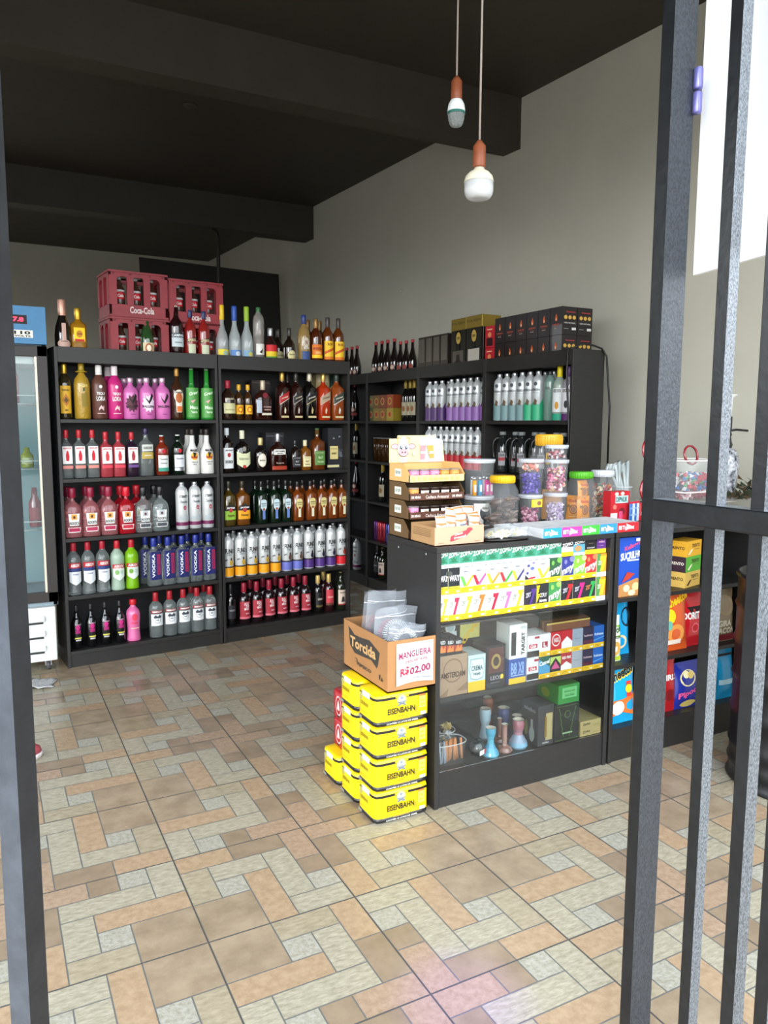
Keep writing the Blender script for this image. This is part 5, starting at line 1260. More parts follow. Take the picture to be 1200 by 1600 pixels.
# kraft display stack
t = thing('display_stand', (1.484, 2.632, zt))
tag(t, 'four-tier cardboard display stand with cow header on the counter', 'display')
dw, dd = .262, .17
kr, krd = mat('#6c5232', .6, noise=.35, nscale=40, aniso=(5, 5, .3)), mat('#5f3a2b', .6, noise=.2, nscale=30)
crm_ = P('#e6c98c')
tiers = [(.0, krd, kr), (.078, krd, kr), (.153, krd, kr), (.226, crm_, mat('#d9b070', .6))]
for k, (z, fm, sm_) in enumerate(tiers):
    hb = .078
    b = MB()
    b.box(0, dw, 0, dd, z, z+.003, sm_)
    b.box(0, dw, 0, .003, z, z+.030, fm)
    b.box(0, dw, dd-.003, dd, z, z+hb-.002, sm_)
    for x in (0, dw-.003):
        b.add([(x, 0, z), (x, dd, z), (x, dd, z+hb-.002), (x, .045, z+hb-.002), (x, 0, z+.032),
               (x+.003, 0, z), (x+.003, dd, z), (x+.003, dd, z+hb-.002), (x+.003, .045, z+hb-.002), (x+.003, 0, z+.032)],
              [(4, 3, 2, 1, 0), (5, 6, 7, 8, 9), (0, 5, 9, 4), (4, 9, 8, 3), (3, 8, 7, 2)], sm_)
    b.ops([Rr(.30, .62, .28, .68, P('#e9e6d6')), T('R$ 9,00', .46, .48, .24, .2, P('#6a8a8a'))], flat(-.0004, dd, z, 0, -dd, hb, -1, 0), dd, hb, 1)
    if k < 3:
        b.ops([T('DR MINAS', .12, .5, .16, .35, P('#e8dcd2')), T('Cachaca Artesanal', .5, .5, .42, .45, P('#e8dcd2')), T('DR MINAS', .86, .5, .18, .35, P('#e8dcd2'))], flat(0, 0, z, dw, 0, .03, 0, -1), dw, .03, 1)
    else:
        b.ops([T('Cachaca de Minas', .5, .5, .3, .3, P('#b9965a'))]+[Pp([(.05+.1*i, .3), (.10+.1*i, .3), (.08+.1*i, .8), (.04+.1*i, .7)], P('#d2b070')) for i in range(9)], flat(0, 0, z, dw, 0, .03, 0, -1), dw, .03, 1)
    b.build('tier_tray', t)
b = MB()
hz0, hz1 = .300, .412
hp = [(-.004, 0), (.262, 0), (.252, .092), (.222, .092), (.218, .112), (.034, .112), (.032, .098), (-.004, .098)]
b.add([(x, .16, hz0+z) for x, z in hp]+[(x, .163, hz0+z) for x, z in hp], [tuple(range(8)), tuple(range(15, 7, -1))]+[(i, 8+i, 8+(i+1) % 8, (i+1) % 8) for i in range(8)], P('#ecd9a0'))
pk, wt, bn = P('#e6a9b0'), P('#f6f2ec'), P('#5a4a42')
cow = [Pp([(.14, 0), (.25, 0), (.25, .09), (.22, .10), (.20, .108), (.14, .10)], P('#cfdde6')), Pp([(.032, .078), (.030, .100), (.042, .106), (.050, .098), (.050, .088)], P('#a8854a')), Pp([(.088, .078), (.092, .100), (.080, .106), (.072, .098), (.070, .088)], P('#a8854a')),
       Pp([(.034, .080), (.033, .096), (.042, .102), (.048, .094), (.048, .086)], P('#ecd9a0')), Pp([(.086, .080), (.088, .096), (.080, .102), (.074, .094), (.074, .086)], P('#ecd9a0')),
       Dd(.020, .066, .020, .012, bn), Dd(.020, .066, .018, .010, pk), Dd(.100, .066, .020, .012, bn), Dd(.100, .066, .018, .010, pk),
       Dd(.060, .058, .030, .036, bn), Dd(.060, .058, .0285, .0345, wt), Dd(.060, .094, .014, .010, wt), Pp([(.045, .0), (.075, .0), (.078, .02), (.042, .02)], wt), Dd(.060, .040, .022, .016, bn), Dd(.060, .040, .0205, .0145, pk),
       Dd(.048, .062, .0065, .008, P('#3a4a5a')), Dd(.072, .062, .0065, .008, P('#3a4a5a')), Dd(.049, .064, .0025, .003, WHITE), Dd(.073, .064, .0025, .003, WHITE), Dd(.053, .042, .003, .004, bn), Dd(.067, .042, .003, .004, bn), Dd(.108, .036, .008, .010, bn), Dd(.108, .036, .0068, .0088, wt),
       Pp([(.140, .012), (.160, .012), (.166, .070), (.138, .070)], P('#e08f94')), Rr(.136, .168, .070, .078, P('#f0e6e6')), Pp([(.186, .014), (.206, .018), (.200, .076), (.170, .068)], P('#d6a04a')), Rr(.17, .20, .070, .080, P('#efe6d6')),
       Rr(.140, .162, .035, .045, WHITE), Rr(.182, .200, .035, .045, WHITE)]
b.ops(cow, lambda u, v, l: (u, .1598-.0003*l, hz0+v), 1, 1, 1)
b.build('cow_header', t)
def cup(kc, lidc, tx):
    t = thing('cachaca_cup')
    MB().loft([(.0165, .0165, 0), (.0225, .0225, .043)], kc, 18).build('cup_body', t)
    MB().loft([(.0235, .0235, .043), (.0235, .0235, .048), (.021, .021, .049)], lidc, 18).build('lid', t)
    fn = lambda u, v, l: (math.sin(u)*(.0175+.006*v+.0004*l), -math.cos(u)*(.0175+.006*v+.0004*l), v*.043)
    MB().ops([Rr(-1, 1, .15, .85, tx[0]), T('DR', 0, .6, .7, .2, tx[1]), Rr(-.4, .4, .3, .36, tx[1])], fn, .02, .043).build('printed_label', t)
    return t
cupP = {'pink': cup(P('#e08fb5'), P('#8f7f80', .3), (P('#e59cc0'), P('#a03a70'))), 'orange': cup(P('#e0994a'), P('#9a8a7a', .3), (P('#e6a55c'), P('#a85a20'))), 'cream': cup(P('#2e201b', .2), P('#3c302a', .3), (P('#e6e0d2'), P('#7a4a3a')))}
first = dict.fromkeys(cupP, True)
lay = [(3, 'pink pink pink orange orange', .229), (2, 'orange cream cream cream cream', .156), (1, 'pink cream cream cream cream', .081)]
for tk, s_, z in lay:
    for k, c in enumerate(s_.split()):
        if first[c]:
            o = cupP[c]
            first[c] = False
        else:
            o = dup(cupP[c], (0, 0, 0), 0)
        o.location = (1.484+.036+k*.048, 2.632+.030, zt+z+.0005)
        o.rotation_euler = (0, 0, .0)
        tag(o, 'small '+c+'-labelled cup, '+ordw(k, 5)+', on the '+{3: 'top', 2: 'second', 1: 'third'}[tk]+' tier of the cow display', 'cup', 'small cups on the cow display')
# kraft tray of sweets in front
t = thing('sweets_tray', (1.487, 2.437, zt))
tag(t, 'low kraft cardboard tray with red script logo at the counter corner', 'tray')
kp = P('#c9a487')
kl = P('#b08a5f')
b = MB()
tw, td, th_ = .222, .185, .072
b.box(0, tw, 0, .003, 0, th_, kp)
b.box(0, .003, .003, td, 0, th_, kl)
b.box(tw-.003, tw, .003, td, 0, th_, kl)
b.box(0, tw, td-.003, td, 0, th_, kl)
b.box(0, tw, 0, td, 0, .003, kl)
rd = P('#c9404c')
b.ops([Pp([(.30, .22), (.34, .20), (.62, .42), (.74, .72), (.66, .78), (.50, .66), (.32, .48)], rd), T('Doce', .48, .60, .16, .14, P('#f0ddd0'), .1), T('igonal', .50, .40, .24, .18, P('#f0ddd0'), .1), Dd(.70, .80, .06, .10, rd), Rr(.06, .18, .14, .16, P('#8a6a50')), Rr(.80, .92, .14, .16, P('#8a6a50'))], flat(0, 0, 0, tw, 0, th_, 0, -1), tw, th_, 1)
b.ops([Rr(.12, .85, .80-.09*i, .83-.09*i, P('#7a5c3c')) for i in range(5)], flat(0, td, 0, 0, -td, th_, -1, 0), td, th_, 1)
b.build('carton', t)
def pouch(w, h, th__, body, ops, name='snack_bag', seal=.08, side=None, cr_=True):
    b = MB()
    nu, nv = 11, 13
    def f(u, v, l, s=-1):
        # u, v in 0..1
        vv = (v-seal)/(1-2*seal)
        vv = max(0, min(1, vv))
        bul = th__/2*max(0, (1-(2*u-1)**4))*max(0, 4*vv*(1-vv))**.5
        x = (u-.5)*w*(1-.06*max(0, 4*vv*(1-vv))**.5*1.)
        return (x, s*(bul+.0006+.0006*l), v*h)
    for s in (-1, 1):
        pts = [f(i/(nu-1), j/(nv-1), 0, s) for j in range(nv) for i in range(nu)]
        fs = [(j*nu+i, j*nu+i+1, (j+1)*nu+i+1, (j+1)*nu+i) for j in range(nv-1) for i in range(nu-1)]
        if s > 0:
            fs = [q[::-1] for q in fs]
        b.add(pts, fs, body, True)
    b.ops(ops, lambda u, v, l: f(u, v, l), w, h, 6)
    return b
sb = pouch(.052, .082, .022, P('#e6e4e2', .3), [Rr(.02, .98, .62, .98, P('#c9783c', .3)), Pp([(0, .62), (.3, .52), (.7, .58), (1, .5), (1, .66), (0, .66)], P('#c9783c', .3)), T('Sonho', .5, .42, .6, .10, P('#3a4a70')), Rr(.2, .8, .2, .24, P('#8fa0b8')), Dd(.8, .45, .08, .05, P('#c94a4a'))])
s0 = None
sp = [(.045, .020, .030, .0), (.075, .016, .034, .15), (.135, .018, .040, -.05), (.190, .020, .028, .1), (.245-.032, .045, .036, -.1), (.100, .060, .055, .2), (.150, .062, .058, -.1), (.196, .070, .058, .05)]
for k, (x, y, z, rr) in enumerate(sp):
    if s0 is None:
        o = sb.build('sweet_sachet')
        s0 = o
    else:
        o = s0.copy()
        COL.objects.link(o)
    o.location = (1.487+x, 2.437+y, zt+z)
    o.rotation_euler = (-.15, rr, 0)
    tag(o, 'orange and white sweet sachet, '+(ordw(k, 5)+', front row' if k < 5 else ordw(k-5, 3)+', back row')+' of kraft tray', 'sachet', 'sachets in the kraft tray')

# clear tubs and jars
frl = film('#d9dfe8', .35, .15)
tub('clear_tub', .066, .128, (1.968, 2.88-.03, zt), 'lower clear tub with black printed card behind the kraft tray', frl)
b = MB()
b.ops([Rr(-1, 1, .05, .9, P('#e6e6e2')), Dd(0, .55, .5, .3, INK), Dd(0, .72, .4, .13, P('#d9d9d2')), Rr(-.2, .8, .1, .4, INK), Dd(.3, .32, .2, .1, WHITE), T('PREMIUM', 0, .72, .6, .08, INK)], lambda u, v, l: (math.sin(u)*.056, -math.cos(u)*(.056+.0003*l), v*.12), .056, .12)
tag(b.build('card_insert', loc=(1.968, 2.85, zt)), 'black and white printed card curled inside lower clear tub', 'card')
tub('clear_tub', .068, .150, (1.968, 2.85, zt+.142), 'upper clear tub with colourful lighters beside cow display', frl)
for k, (x, c) in enumerate(((-.048, '#e8a02c'), (-.018, '#3a9ac9'), (.018, '#e0409c'), (.040, '#e0409c'), (-.034, '#d9d9d9'), (.002, '#c9ccd0'), (.028, '#d9c9d0'))):
    y = -.025 if k < 4 else .012
    b = MB().loft([(.0095, .006, 0, 4), (.0095, .006, .068, 4)], mat(c, .25, coat=.6), 14)
    b.loft([(.009, .0055, .068, 4), (.009, .0055, .083, 4)], SILV, 12)
    b.ops([Rr(-.6, .6, .25, .7, P('#f0f0f0'))], lambda u, v, l: (u*.009, -.0064-.0003*l, v*.068), .009, .068, 1)
    tag(b.build('lighter', loc=(1.968+x, 2.84+y, zt+.143)), ['orange', 'blue', 'left pink', 'right pink', 'left white', 'silver', 'right white'][k]+' lighter standing in upper clear tub', 'lighter', 'lighters in the clear tub')
def jar(name, loc, r, h, lidc, lb, p=3.):
    t = thing(name, loc)
    tag(t, lb, 'jar')
    MB().loft([(r*.90, r*.90, 0, p), (r*.98, r*.98, .012, p), (r, r, h*.35, p), (r*.97, r*.97, h*.72, p), (r*.80, r*.80, h*.84, 2.5), (r*.74, r*.74, h*.90, 2)], clear, 28, cap1=False).build('clear_wall', t)
    b = MB().loft([(r*.80, r*.80, h*.865), (r*.83, r*.83, h*.87), (r*.83, r*.83, h*.985), (r*.79, r*.79, h)], mat(lidc, .35), 32)
    for k in range(32):
        a = 2*PI*k/32
        b.loft([(.0018, .0018, h*.88), (.0018, .0018, h*.975)], mat(lidc, .35), 4, cx=math.cos(a)*r*.83, cy=math.sin(a)*r*.83)
    b.build('lid', t)
    return t
jar('sweets_jar', (2.009, 2.73, zt), .066, .236, '#e6b81c', 'clear jar of dark wrapped sweets with yellow screw lid')
dkn = [mat(c, .3, coat=.3) for c in ('#6b594e', '#7a675a', '#5c4b42')]
random.seed(11)
for k in range(30):
    a, q, z = random.uniform(0, 2*PI), random.uniform(.25, 1)**.5, .018+.120*k/30
    b = MB().loft([(.004, .004, -.034), (.012, .010, -.026), (.018, .014, -.008), (.017, .013, .010), (.008, .006, .026), (.012, .005, .034)], dkn[k % 3], 10)
    o = b.build('wrapped_sweet', loc=(2.009+.045*q*math.cos(a), 2.73+.045*q*math.sin(a), zt+z))
    o.rotation_euler = (1.57+random.uniform(-.4, .4), 0, random.uniform(0, 6))
    tag(o, 'dark brown wrapped sweet inside the yellow-lidded front jar', 'sweet', 'dark wrapped sweets in the jar')
tub('clear_tub', .054, .128, (2.213, 2.79, zt), 'clear tub of pink and burgundy sweets, bottom of left stack', frl)
fill('sweets', .048, .085, 170, .011, ['#9a4a6a', '#c98aa0', '#7a2f50', '#d9b0bc'], (2.213, 2.79, zt), 'pink and burgundy wrapped sweets filling bottom left tub', 2)
mk(carton('price_card', .06, .001, .035, YEL, [Dd(.7, .5, .2, .3, P('#8a4a2a'))], loc=(2.213, 2.742, zt+.085)), 'yellow card inside the bottom left sweets tub', 'card')
tub('clear_tub', .056, .150, (2.213, 2.79, zt+.141), 'clear tub of violet sweets, top of left stack', frl)
fill('sweets', .050, .10, 190, .011, ['#4a3a9a', '#5f4ab0', '#3a2f80', '#8a7ad0'], (2.213, 2.79, zt+.142), 'violet blue wrapped sweets filling the upper tub', 3)
fill('sweets', .050, .045, 40, .014, ['#d9705a', '#e6c9b9', '#e08a6a'], (2.213, 2.79, zt+.242), 'orange and white wrappers on top of violet sweets', 4)
tub('clear_tub', .054, .130, (2.361, 2.792, zt), 'clear tub with pale lilac wrappers, bottom of right stack', frl)
fill('sweets', .048, .10, 130, .012, ['#c9bcd0', '#d9d2dc', '#b9a9c4', '#a898b8'], (2.361, 2.792, zt), 'pale lilac wrapped sweets in bottom right tub', 8, rough=.2)
tub('clear_tub', .056, .142, (2.361, 2.792, zt+.143), 'clear tub of pink striped sweets, middle of right stack', frl)
fill('sweets', .050, .125, 190, .012, ['#d98aa8', '#f0dbe2', '#8a4a5a', '#c9607f', '#e6c2a0'], (2.361, 2.792, zt+.144), 'pink and cream striped sweets in the middle tub', 9)
tub('clear_tub', .052, .055, (2.361, 2.792, zt+.298), 'small shallow clear tub, top of right stack', frl)
fill('sweets', .047, .045, 60, .012, ['#d9d2d2', '#8a2f3c', '#2f2a30', '#c9808a'], (2.361, 2.792, zt+.299), 'red, white and black sweets in the top tub', 10)
jar('straw_jar', (2.428, 3.02-.09, zt), .078, .411, '#e0a92c', 'big tall clear jar with amber yellow lid, behind the stacked tubs', 4.)
mk(carton('price_label', .022, .001, .055, YEL, [Rr(.3, .7, .4, .8, P('#8a6a20'))], loc=(2.365, 2.858, zt+.27)), 'small yellow label on the big amber-lidded jar', 'label')
for k in range(9):
    b = MB().tube([(0, 0, 0), (0, 0, .20)], .006, mat('#e6ecee', .3) if k % 2 else mat('#3a4044', .3), 8)
    tag(b.build('wafer_tube', loc=(2.398+.009*k, 2.90+.008*(k % 3), zt+.15)), ('pale' if k % 2 else 'dark')+' thin tube inside big amber-lidded jar, '+ordw(k, 9), 'tube', 'tubes inside the big jar')
for k in range(5):
    b = MB().box(-.012, .012, -.004, .004, 0, .145, mat('#c9904a', .4))
    tag(b.build('wafer_pack', loc=(2.385+.024*k, 2.90, zt+.003)), 'tan wafer pack in the big amber-lidded jar, '+ordw(k, 5), 'packet', 'wafer packs inside the big jar')
jar('sweets_jar', (2.527, 2.806, zt), .067, .235, '#58b32a', 'clear jar of orange sweet bags with green screw lid')
bagO = pouch(.080, .115, .03, mat('#d68a1c', .3, coat=.4), [Dd(.5, .42, .26, .2, P('#5a2c1a')), Dd(.5, .42, .17, .13, P('#8a5a3a')), T('Bala', .5, .78, .6, .12, P('#b03a1c')), Rr(.1, .3, .5, .62, P('#7a5a2a')), Rr(.2, .8, .1, .14, P('#efc27a'))])
o0 = None
for k, (x, y, z, rz_) in enumerate(((-.006, -.030, .005, 0), (.028, -.006, .008, .9), (-.034, .004, .006, -1.), (-.012, -.026, .105, .15), (.022, -.012, .10, .6))):
    o = bagO.build('sweet_bag') if o0 is None else o0.copy()
    if o0 is None:
        o0 = o
    else:
        COL.objects.link(o)
    o.location = (2.527+x, 2.806+y, zt+z)
    o.rotation_euler = (-.05, 0, rz_)
    if z > .09:
        o.scale = (.85, .85, .78)
    tag(o, 'golden orange sweet bag, '+['front', 'right', 'left', 'upper left', 'upper right'][k]+' in the green-lidded jar', 'bag', 'orange sweet bags in the jar')
jar('sweets_jar', (2.695, 2.84, zt), .066, .236, '#d6dbe2', 'clear jar of mixed wrapped sweets with white screw lid')
fill('sweets', .058, .175, 170, .016, ['#b02a2a', '#c98a3a', '#3a5a3a', '#d9c9a9', '#8a2a2a'], (2.695, 2.84, zt), 'mixed red and golden sweets filling the white-lidded jar', 12)
mk(carton('sweets_box', .12, .05, .145, P('#c2202c'), [Rr(.25, .92, .62, .86, P('#b9dcd6')), T('DIPNLIK', .58, .74, .6, .16, P('#2a5a5a')), Dd(.3, .92, .1, .06, P('#e6d9c2')), Dd(.6, .93, .1, .06, P('#e6d9c2')), Rr(.0, .35, .0, .3, P('#e6d9d2')), Dd(.6, .35, .15, .12, P('#7a1a24')), Dd(.2, .5, .1, .08, P('#e07a6a')), Rr(.42, .62, .05, .35, P('#e04a7a'))], loc=(2.655, 2.70, zt)), 'red sweets carton with pale DIPNLIK lettering')
for k in range(4):
    b = pouch(.022, .095, .012, P('#c9d9ea' if k % 2 else '#3a6ab0', .3), [Rr(.1, .9, .3, .7, P('#3a6ab0' if k % 2 else '#dfe8f2')), Rr(.0, 1., .9, 1, RED)])
    tag(b.build('stick_sweet', loc=(2.705+.017*k, 2.655+.003*k, zt+.001)), 'blue and white stick sachet, '+ordw(k, 4)+' beside the red carton', 'sachet', 'blue and white stick sachets')
for k in range(3):
    b = pouch(.035, .085-.02*k, .014, P('#b8202c', .3), [Rr(.2, .8, .3, .5, P('#e6c9c9')), Dd(.5, .7, .2, .1, P('#e6a03a'))])
    tag(b.build('sweet_sachet', loc=(2.79+.035*k, 2.67, zt+.001)), ['tallest', 'middle', 'shortest'][k]+' red sachet right of the blue and white sachets', 'sachet')
t = tub('clear_tub', .05, .15, (2.848, 2.86, zt), 'tall clear tub of plastic wrap behind the red sachets')
b = MB()
random.seed(4)
for k in range(7):
    x0 = -.03+.01*k
    b.tube([(x0, 0, .0), (x0*1.2, .01*math.sin(k), .15), (x0*1.8-.02, .02*math.cos(k*2), .24+.02*(k % 3)), (x0*2-.04, .0, .26), (x0*2.1-.05, .0, .22)], .008, film('#cfdada', .35), 6)
tag(b.build('plastic_tubing', loc=(2.848, 2.86, zt)), 'clear crumpled plastic tubing sticking out of the tall tub', 'tubing', None, 'stuff')
for k, (x, z, c) in enumerate(((2.96, .13, '#a01a24'), (2.965, .33, '#b01c28'))):
    b = MB().loft([(.002, .004, -.008), (.07, .07, -.006), (.075, .075, 0), (.07, .07, .006), (.002, .004, .008)], mat(c, .15, coat=1.), 28)
    o = b.build('lollipop_disc', loc=(x, 2.78, zt+z))
    o.rotation_euler = (1.45, .2, 0)
    tag(o, ['lower', 'upper'][k]+' glossy red round disc behind the gate post', 'lollipop')
# gum display strip along the front
gc = [('#2f9ac9', 'blue'), ('#e0409c', 'pink'), ('#3fae3a', 'green'), ('#2f8fd9', 'bright blue'), ('#c9242c', 'red')]
gx = [1.984, 2.080, 2.188, 2.286, 2.384, 2.510]
for k in range(5):
    c, nm = gc[k]
    w = gx[k+1]-gx[k]-.002
    fr = [Rr(.02, .98, .05, .95, P(c)), Pp([(.35, .15), (.75, .5), (.40, .90), (.45, .5)], P('#e6f2f6')), T('Trident', .5, .5, .55, .42, WHITE), Rr(.05, .2, .3, .7, P('#e6f2f6'))]
    mk(carton('gum_display', w, .20, .040, P(c), fr, top=[Rr(.03, .97, .45, .97, P('#e4e6e8')), Rr(.05, .95, .05, .40, P('#e9eaec')), Rr(.2, .8, .15, .3, P('#cfd4d8'))], side=P('#d9dcdf'), topm=P('#cfd2d6'), loc=(gx[k]+w/2, CY0+.104, zt)), nm+' chewing gum display box on the counter front edge'+(' above the snack shelf' if k == 4 else ''), 'box')
b = MB()
cf = film('#dfe6ea', .55, .1)
b.box(0, .085, 0, .12, .0, .002, cf)
for q in ((0, .085, 0, .002), (0, .085, .118, .12), (0, .002, 0, .12), (.083, .085, 0, .12)):
    b.box(*q, 0, .038, cf)
tag(b.build('clear_tray', loc=(1.895, CY0+.10, zt)), 'empty clear plastic tray left of the gum displays', 'tray')
b = MB().loft([(.10, .045, 0), (.115, .055, .004), (.118, .058, .006)], mat('#2a2624', .4), 30, cap1=True)
tag(b.build('dark_plate', loc=(1.835, 2.47, zt)), 'flat dark oval plate under the bag of pale sweets', 'plate')
fill('pale_sweets', .095, .035, 60, .015, ['#dfe0cf', '#cfcf9a', '#b8a850', '#e6e6e0'], (1.835, 2.47, zt+.006), 'pale yellow and white wrapped sweets on the dark plate', 21, ry=.045)
b = MB()
vv, ff = [], []
nn = 14
for j in range(nn):
    for i in range(nn):
        u, v = 2*i/(nn-1)-1, 2*j/(nn-1)-1
        vv.append((u*.112, v*.052, .010+.034*(1-u*u)**.5*(1-v*v)**.5*(1+.25*math.sin(7*u+4*v))))
for j in range(nn-1):
    for i in range(nn-1):
        ff.append((j*nn+i, j*nn+i+1, (j+1)*nn+i+1, (j+1)*nn+i))
b.add(vv, ff, film('#eef2f2', .72, .1), True)
tag(b.build('plastic_bag', loc=(1.835, 2.47, zt+.008)), 'clear plastic bag over the pale sweets on the dark plate', 'bag')

# things behind the gate on the snack counter
t = thing('metal_scale', (3.02, 2.68, zt))
tag(t, 'low brushed metal box under the candy tray behind the gate bars', 'box')
MB().box(-.10, .27, -.10, .14, 0, .075, mat('#8f9aa8', .35, metal=.6)).build('body', t, bevel=.004)
MB().box(-.11, .31, -.12, .15, .076, .084, P('#b9b4a8')).build('top_plate', t, bevel=.002)
t = thing('candy_tray', (3.13, 2.69, zt+.085))
tag(t, 'clear candy tray with white wire rims full of colourful sweets behind gate', 'tray')
MB().loft([(.125, .085, 0, 6), (.14, .10, .20, 6)], film('#d9dedc', .75, .1), 28, cap1=False).build('clear_wall', t)
b = MB()
for z, k in ((.045, 1.), (.20, 1.12)):
    b = MB()
    b.tube([(-.128*k, -.09*k, z), (.128*k, -.09*k, z), (.128*k, .09*k, z), (-.128*k, .09*k, z)], .0035, P('#e9e6e4', .3), 6, closed=True)
    b.build('wire_rim', t)
fill('sweets', .12, .05, 150, .015, ['#a8304a', '#c9809a', '#8a2a40', '#e6d9dc'], (3.13, 2.69, zt+.088), 'layer of burgundy sweets at bottom of candy tray', 31, sq=True, ry=.08)
fill('sweets', .12, .10, 230, .019, ['#c9304a', '#2f6ab0', '#3f9a5a', '#2a3a4a', '#d9d9dc', '#b02a4a'], (3.13, 2.69, zt+.128), 'mixed red, blue and green sweets heaped in candy tray', 32, sq=True, ry=.08)
b = MB().tube([(.045*math.cos(a), .01*math.sin(a), .045*math.sin(a)) for a in [2*PI*i/20 for i in range(20)]], .006, mat('#8a1c2a', .2, coat=1.), 8, closed=True)
tag(b.build('red_hoop', loc=(3.10, 2.66, zt+.31)), 'thin red hoop above the candy tray', 'hoop')
t = thing('hookah', (3.33-.02, 2.62, zt+.0))
tag(t, 'black and white hookah with pale cup top behind the gate bars', 'hookah')
MB().loft([(.05, .05, .08), (.055, .055, .09), (.05, .05, .13), (.056, .056, .20), (.060, .060, .28), (.045, .045, .33), (.02, .02, .345)], mat('#b9bcc2', .15, col2='#2a2f3a', nscale=45, coat=.6), 22).build('vase', t)
b = MB().loft([(.022, .022, .345), (.026, .026, .36), (.020, .020, .375), (.016, .016, .40), (.02, .02, .41), (.014, .014, .43), (.018, .018, .445), (.018, .018, .50)], mat('#141517', .2, coat=.8), 18)
b.tube([(0, 0, .43), (.05, -.01, .435), (.12, -.02, .43)], .006, mat('#141517', .3), 8)
b.build('stem', t)
MB().loft([(.014, .014, .50), (.014, .014, .57), (.016, .016, .59), (.035, .035, .605), (.036, .036, .61), (.020, .020, .60)], P('#cfd0cc', .3), 20).build('clay_bowl', t)
b = MB()
random.seed(9)
for k in range(160):
    x, y = random.uniform(-.09, .12), random.uniform(-.05, .05)
    a = random.uniform(0, 6)
    z = .01+.10*(1-abs(x)/.09)*random.random()
    s = random.uniform(.03, .05)
    b.add([(x, y, z), (x+s*math.cos(a), y+s*math.sin(a), z+.01), (x+s*1.3*math.cos(a+.4), y+s*1.3*math.sin(a+.4), z+.03)], [(0, 1, 2)], mat(random.choice(['#3a4a34', '#5a4a34', '#6a5a44', '#2a3226']), .6))
tag(b.build('leafy_bundle', loc=(3.33, 2.50, zt+.085)), 'dark green and brown crumpled bundle beside the hookah', 'bundle', None, 'stuff')

# ------------------------------------------------------------------ snacks
def bag(x0, x1, z0, z1, base, ops, lb, y=CY0+.055, th__=.05, rz=0., tilt=-.08):
    o = pouch(x1-x0, z1-z0, th__, mat(base, .22, coat=.5), ops).build('snack_bag', loc=((x0+x1)/2, y, z0), rz=rz)
    o.rotation_euler = (tilt, 0, rz)
    return tag(o, lb, 'snack bag')
mk(carton('cereal_box', .155, .05, .262, P('#1a4ab0'), [T("Kellogg's", .5, .85, .6, .10, P('#d9486a'), .1), T('SUCRILHOS', .5, .70, .9, .13, P('#eef2f6'), .05), Rr(.3, .75, .60, .625, P('#c9d6ee')), Pp([(0, 0), (1, 0), (1, .22), (.7, .30), (.4, .26), (0, .20)], P('#b8834a')), Dd(.3, .14, .12, .06, P('#e6d2a8')), Dd(.65, .16, .14, .07, P('#dcc08a')), Dd(.5, .06, .14, .05, P('#e6d2a8')), Pp([(.1, .24), (.4, .3), (.6, .38), (.3, .42)], P('#b03a2a')), Rr(.6, .95, .93, .98, WHITE)], loc=(2.50, CY0+.05, .743)), 'blue cereal box with white lettering at the left of snack shelf')
bag(2.400, 2.482, .443, .650, '#dfe8d6', [Rr(0, 1, .55, .80, P('#7fb83a')), T('Torcida', .5, .70, .9, .14, P('#2f5a1c'), .1), T('BACON', .5, .55, .6, .06, P('#3a3a2a')), Dd(.45, .30, .32, .16, P('#c99a4a')), Rr(0, 1, .02, .12, P('#b9cf3a'))], 'slim white and green snack bag, middle left of snack shelf')
bag(2.462, 2.60, .443, .728, '#1f9ad0', [Dd(.8, .62, .3, .16, P('#14202a')), Dd(.5, .22, .3, .12, P('#d9c9a0'))], 'cyan snack bag behind the green one', y=CY0+.12)
bag(2.400, 2.585, .149, .425, '#1fa0d6', [T('Cheetos', .5, .84, .95, .20, YEL, .15), T('Cheetos', .5, .84, .9, .15, P('#1c1a14'), .15), Pp([(0, .1), (.5, .2), (1, .1), (1, .50), (.5, .42), (0, .40)], P('#d9702c')), Dd(.35, .28, .2, .12, P('#efe6d6')), Rr(.62, .80, .45, .7, P('#d9382c')), Dd(.7, .58, .12, .07, YEL)], 'cyan and orange cheese puff bag, bottom left of the snack shelf')
bag(2.72, 2.905, .443, .722, '#d95a22', [T('Cheetos', .6, .86, .9, .15, YEL, .15), Dd(.3, .6, .18, .12, YEL), Dd(.5, .30, .3, .16, P('#e89a4a')), Rr(.1, .7, .12, .2, P('#efe0d0')), Dd(.25, .45, .1, .08, P('#6ab0a0'))], 'orange cheese puff bag, middle of the snack shelf')
bag(2.87, 3.04, .443, .712, '#b81c26', [Pp([(.2, .72), (.8, .72), (.5, .50)], P('#1c1214')), T('DORITOS', .5, .56, .9, .13, WHITE), Dd(.5, .34, .16, .09, P('#d9606a')), Dd(.5, .34, .11, .06, P('#b81c26'))], 'red corn chip bag right of the orange bag', y=CY0+.07)
bag(3.075, 3.23, .443, .700, '#8f7a5e', [T('GIRA', .45, .36, .6, .12, P('#e6dcc8')), T('BACON', .5, .22, .9, .12, P('#e6dcc8')), Rr(0, 1, .02, .14, P('#8a1c2c')), Dd(.5, .7, .4, .2, P('#a08a6a'))], 'brown bacon snack bag, right end of the snack shelf')
bag(2.70, 2.850, .149, .430, '#b01a22', [T('GIRLS', .6, .60, .8, .10, WHITE), Dd(.6, .3, .2, .1, P('#7a1018'))], 'red snack bag, bottom row left of the blue popcorn bag')
bag(2.835, 3.01, .149, .372, '#232f8f', [Dd(.45, .66, .30, .18, P('#e6d79a')), Dd(.38, .74, .12, .08, P('#f0e8b8')), Dd(.55, .72, .12, .08, P('#d9c070')), T('Pipoca', .5, .34, .8, .16, P('#d9548a'), .15), Dd(.5, .10, .3, .08, P('#cdb868'))], 'dark blue popcorn snack bag with pale popcorn, bottom row')
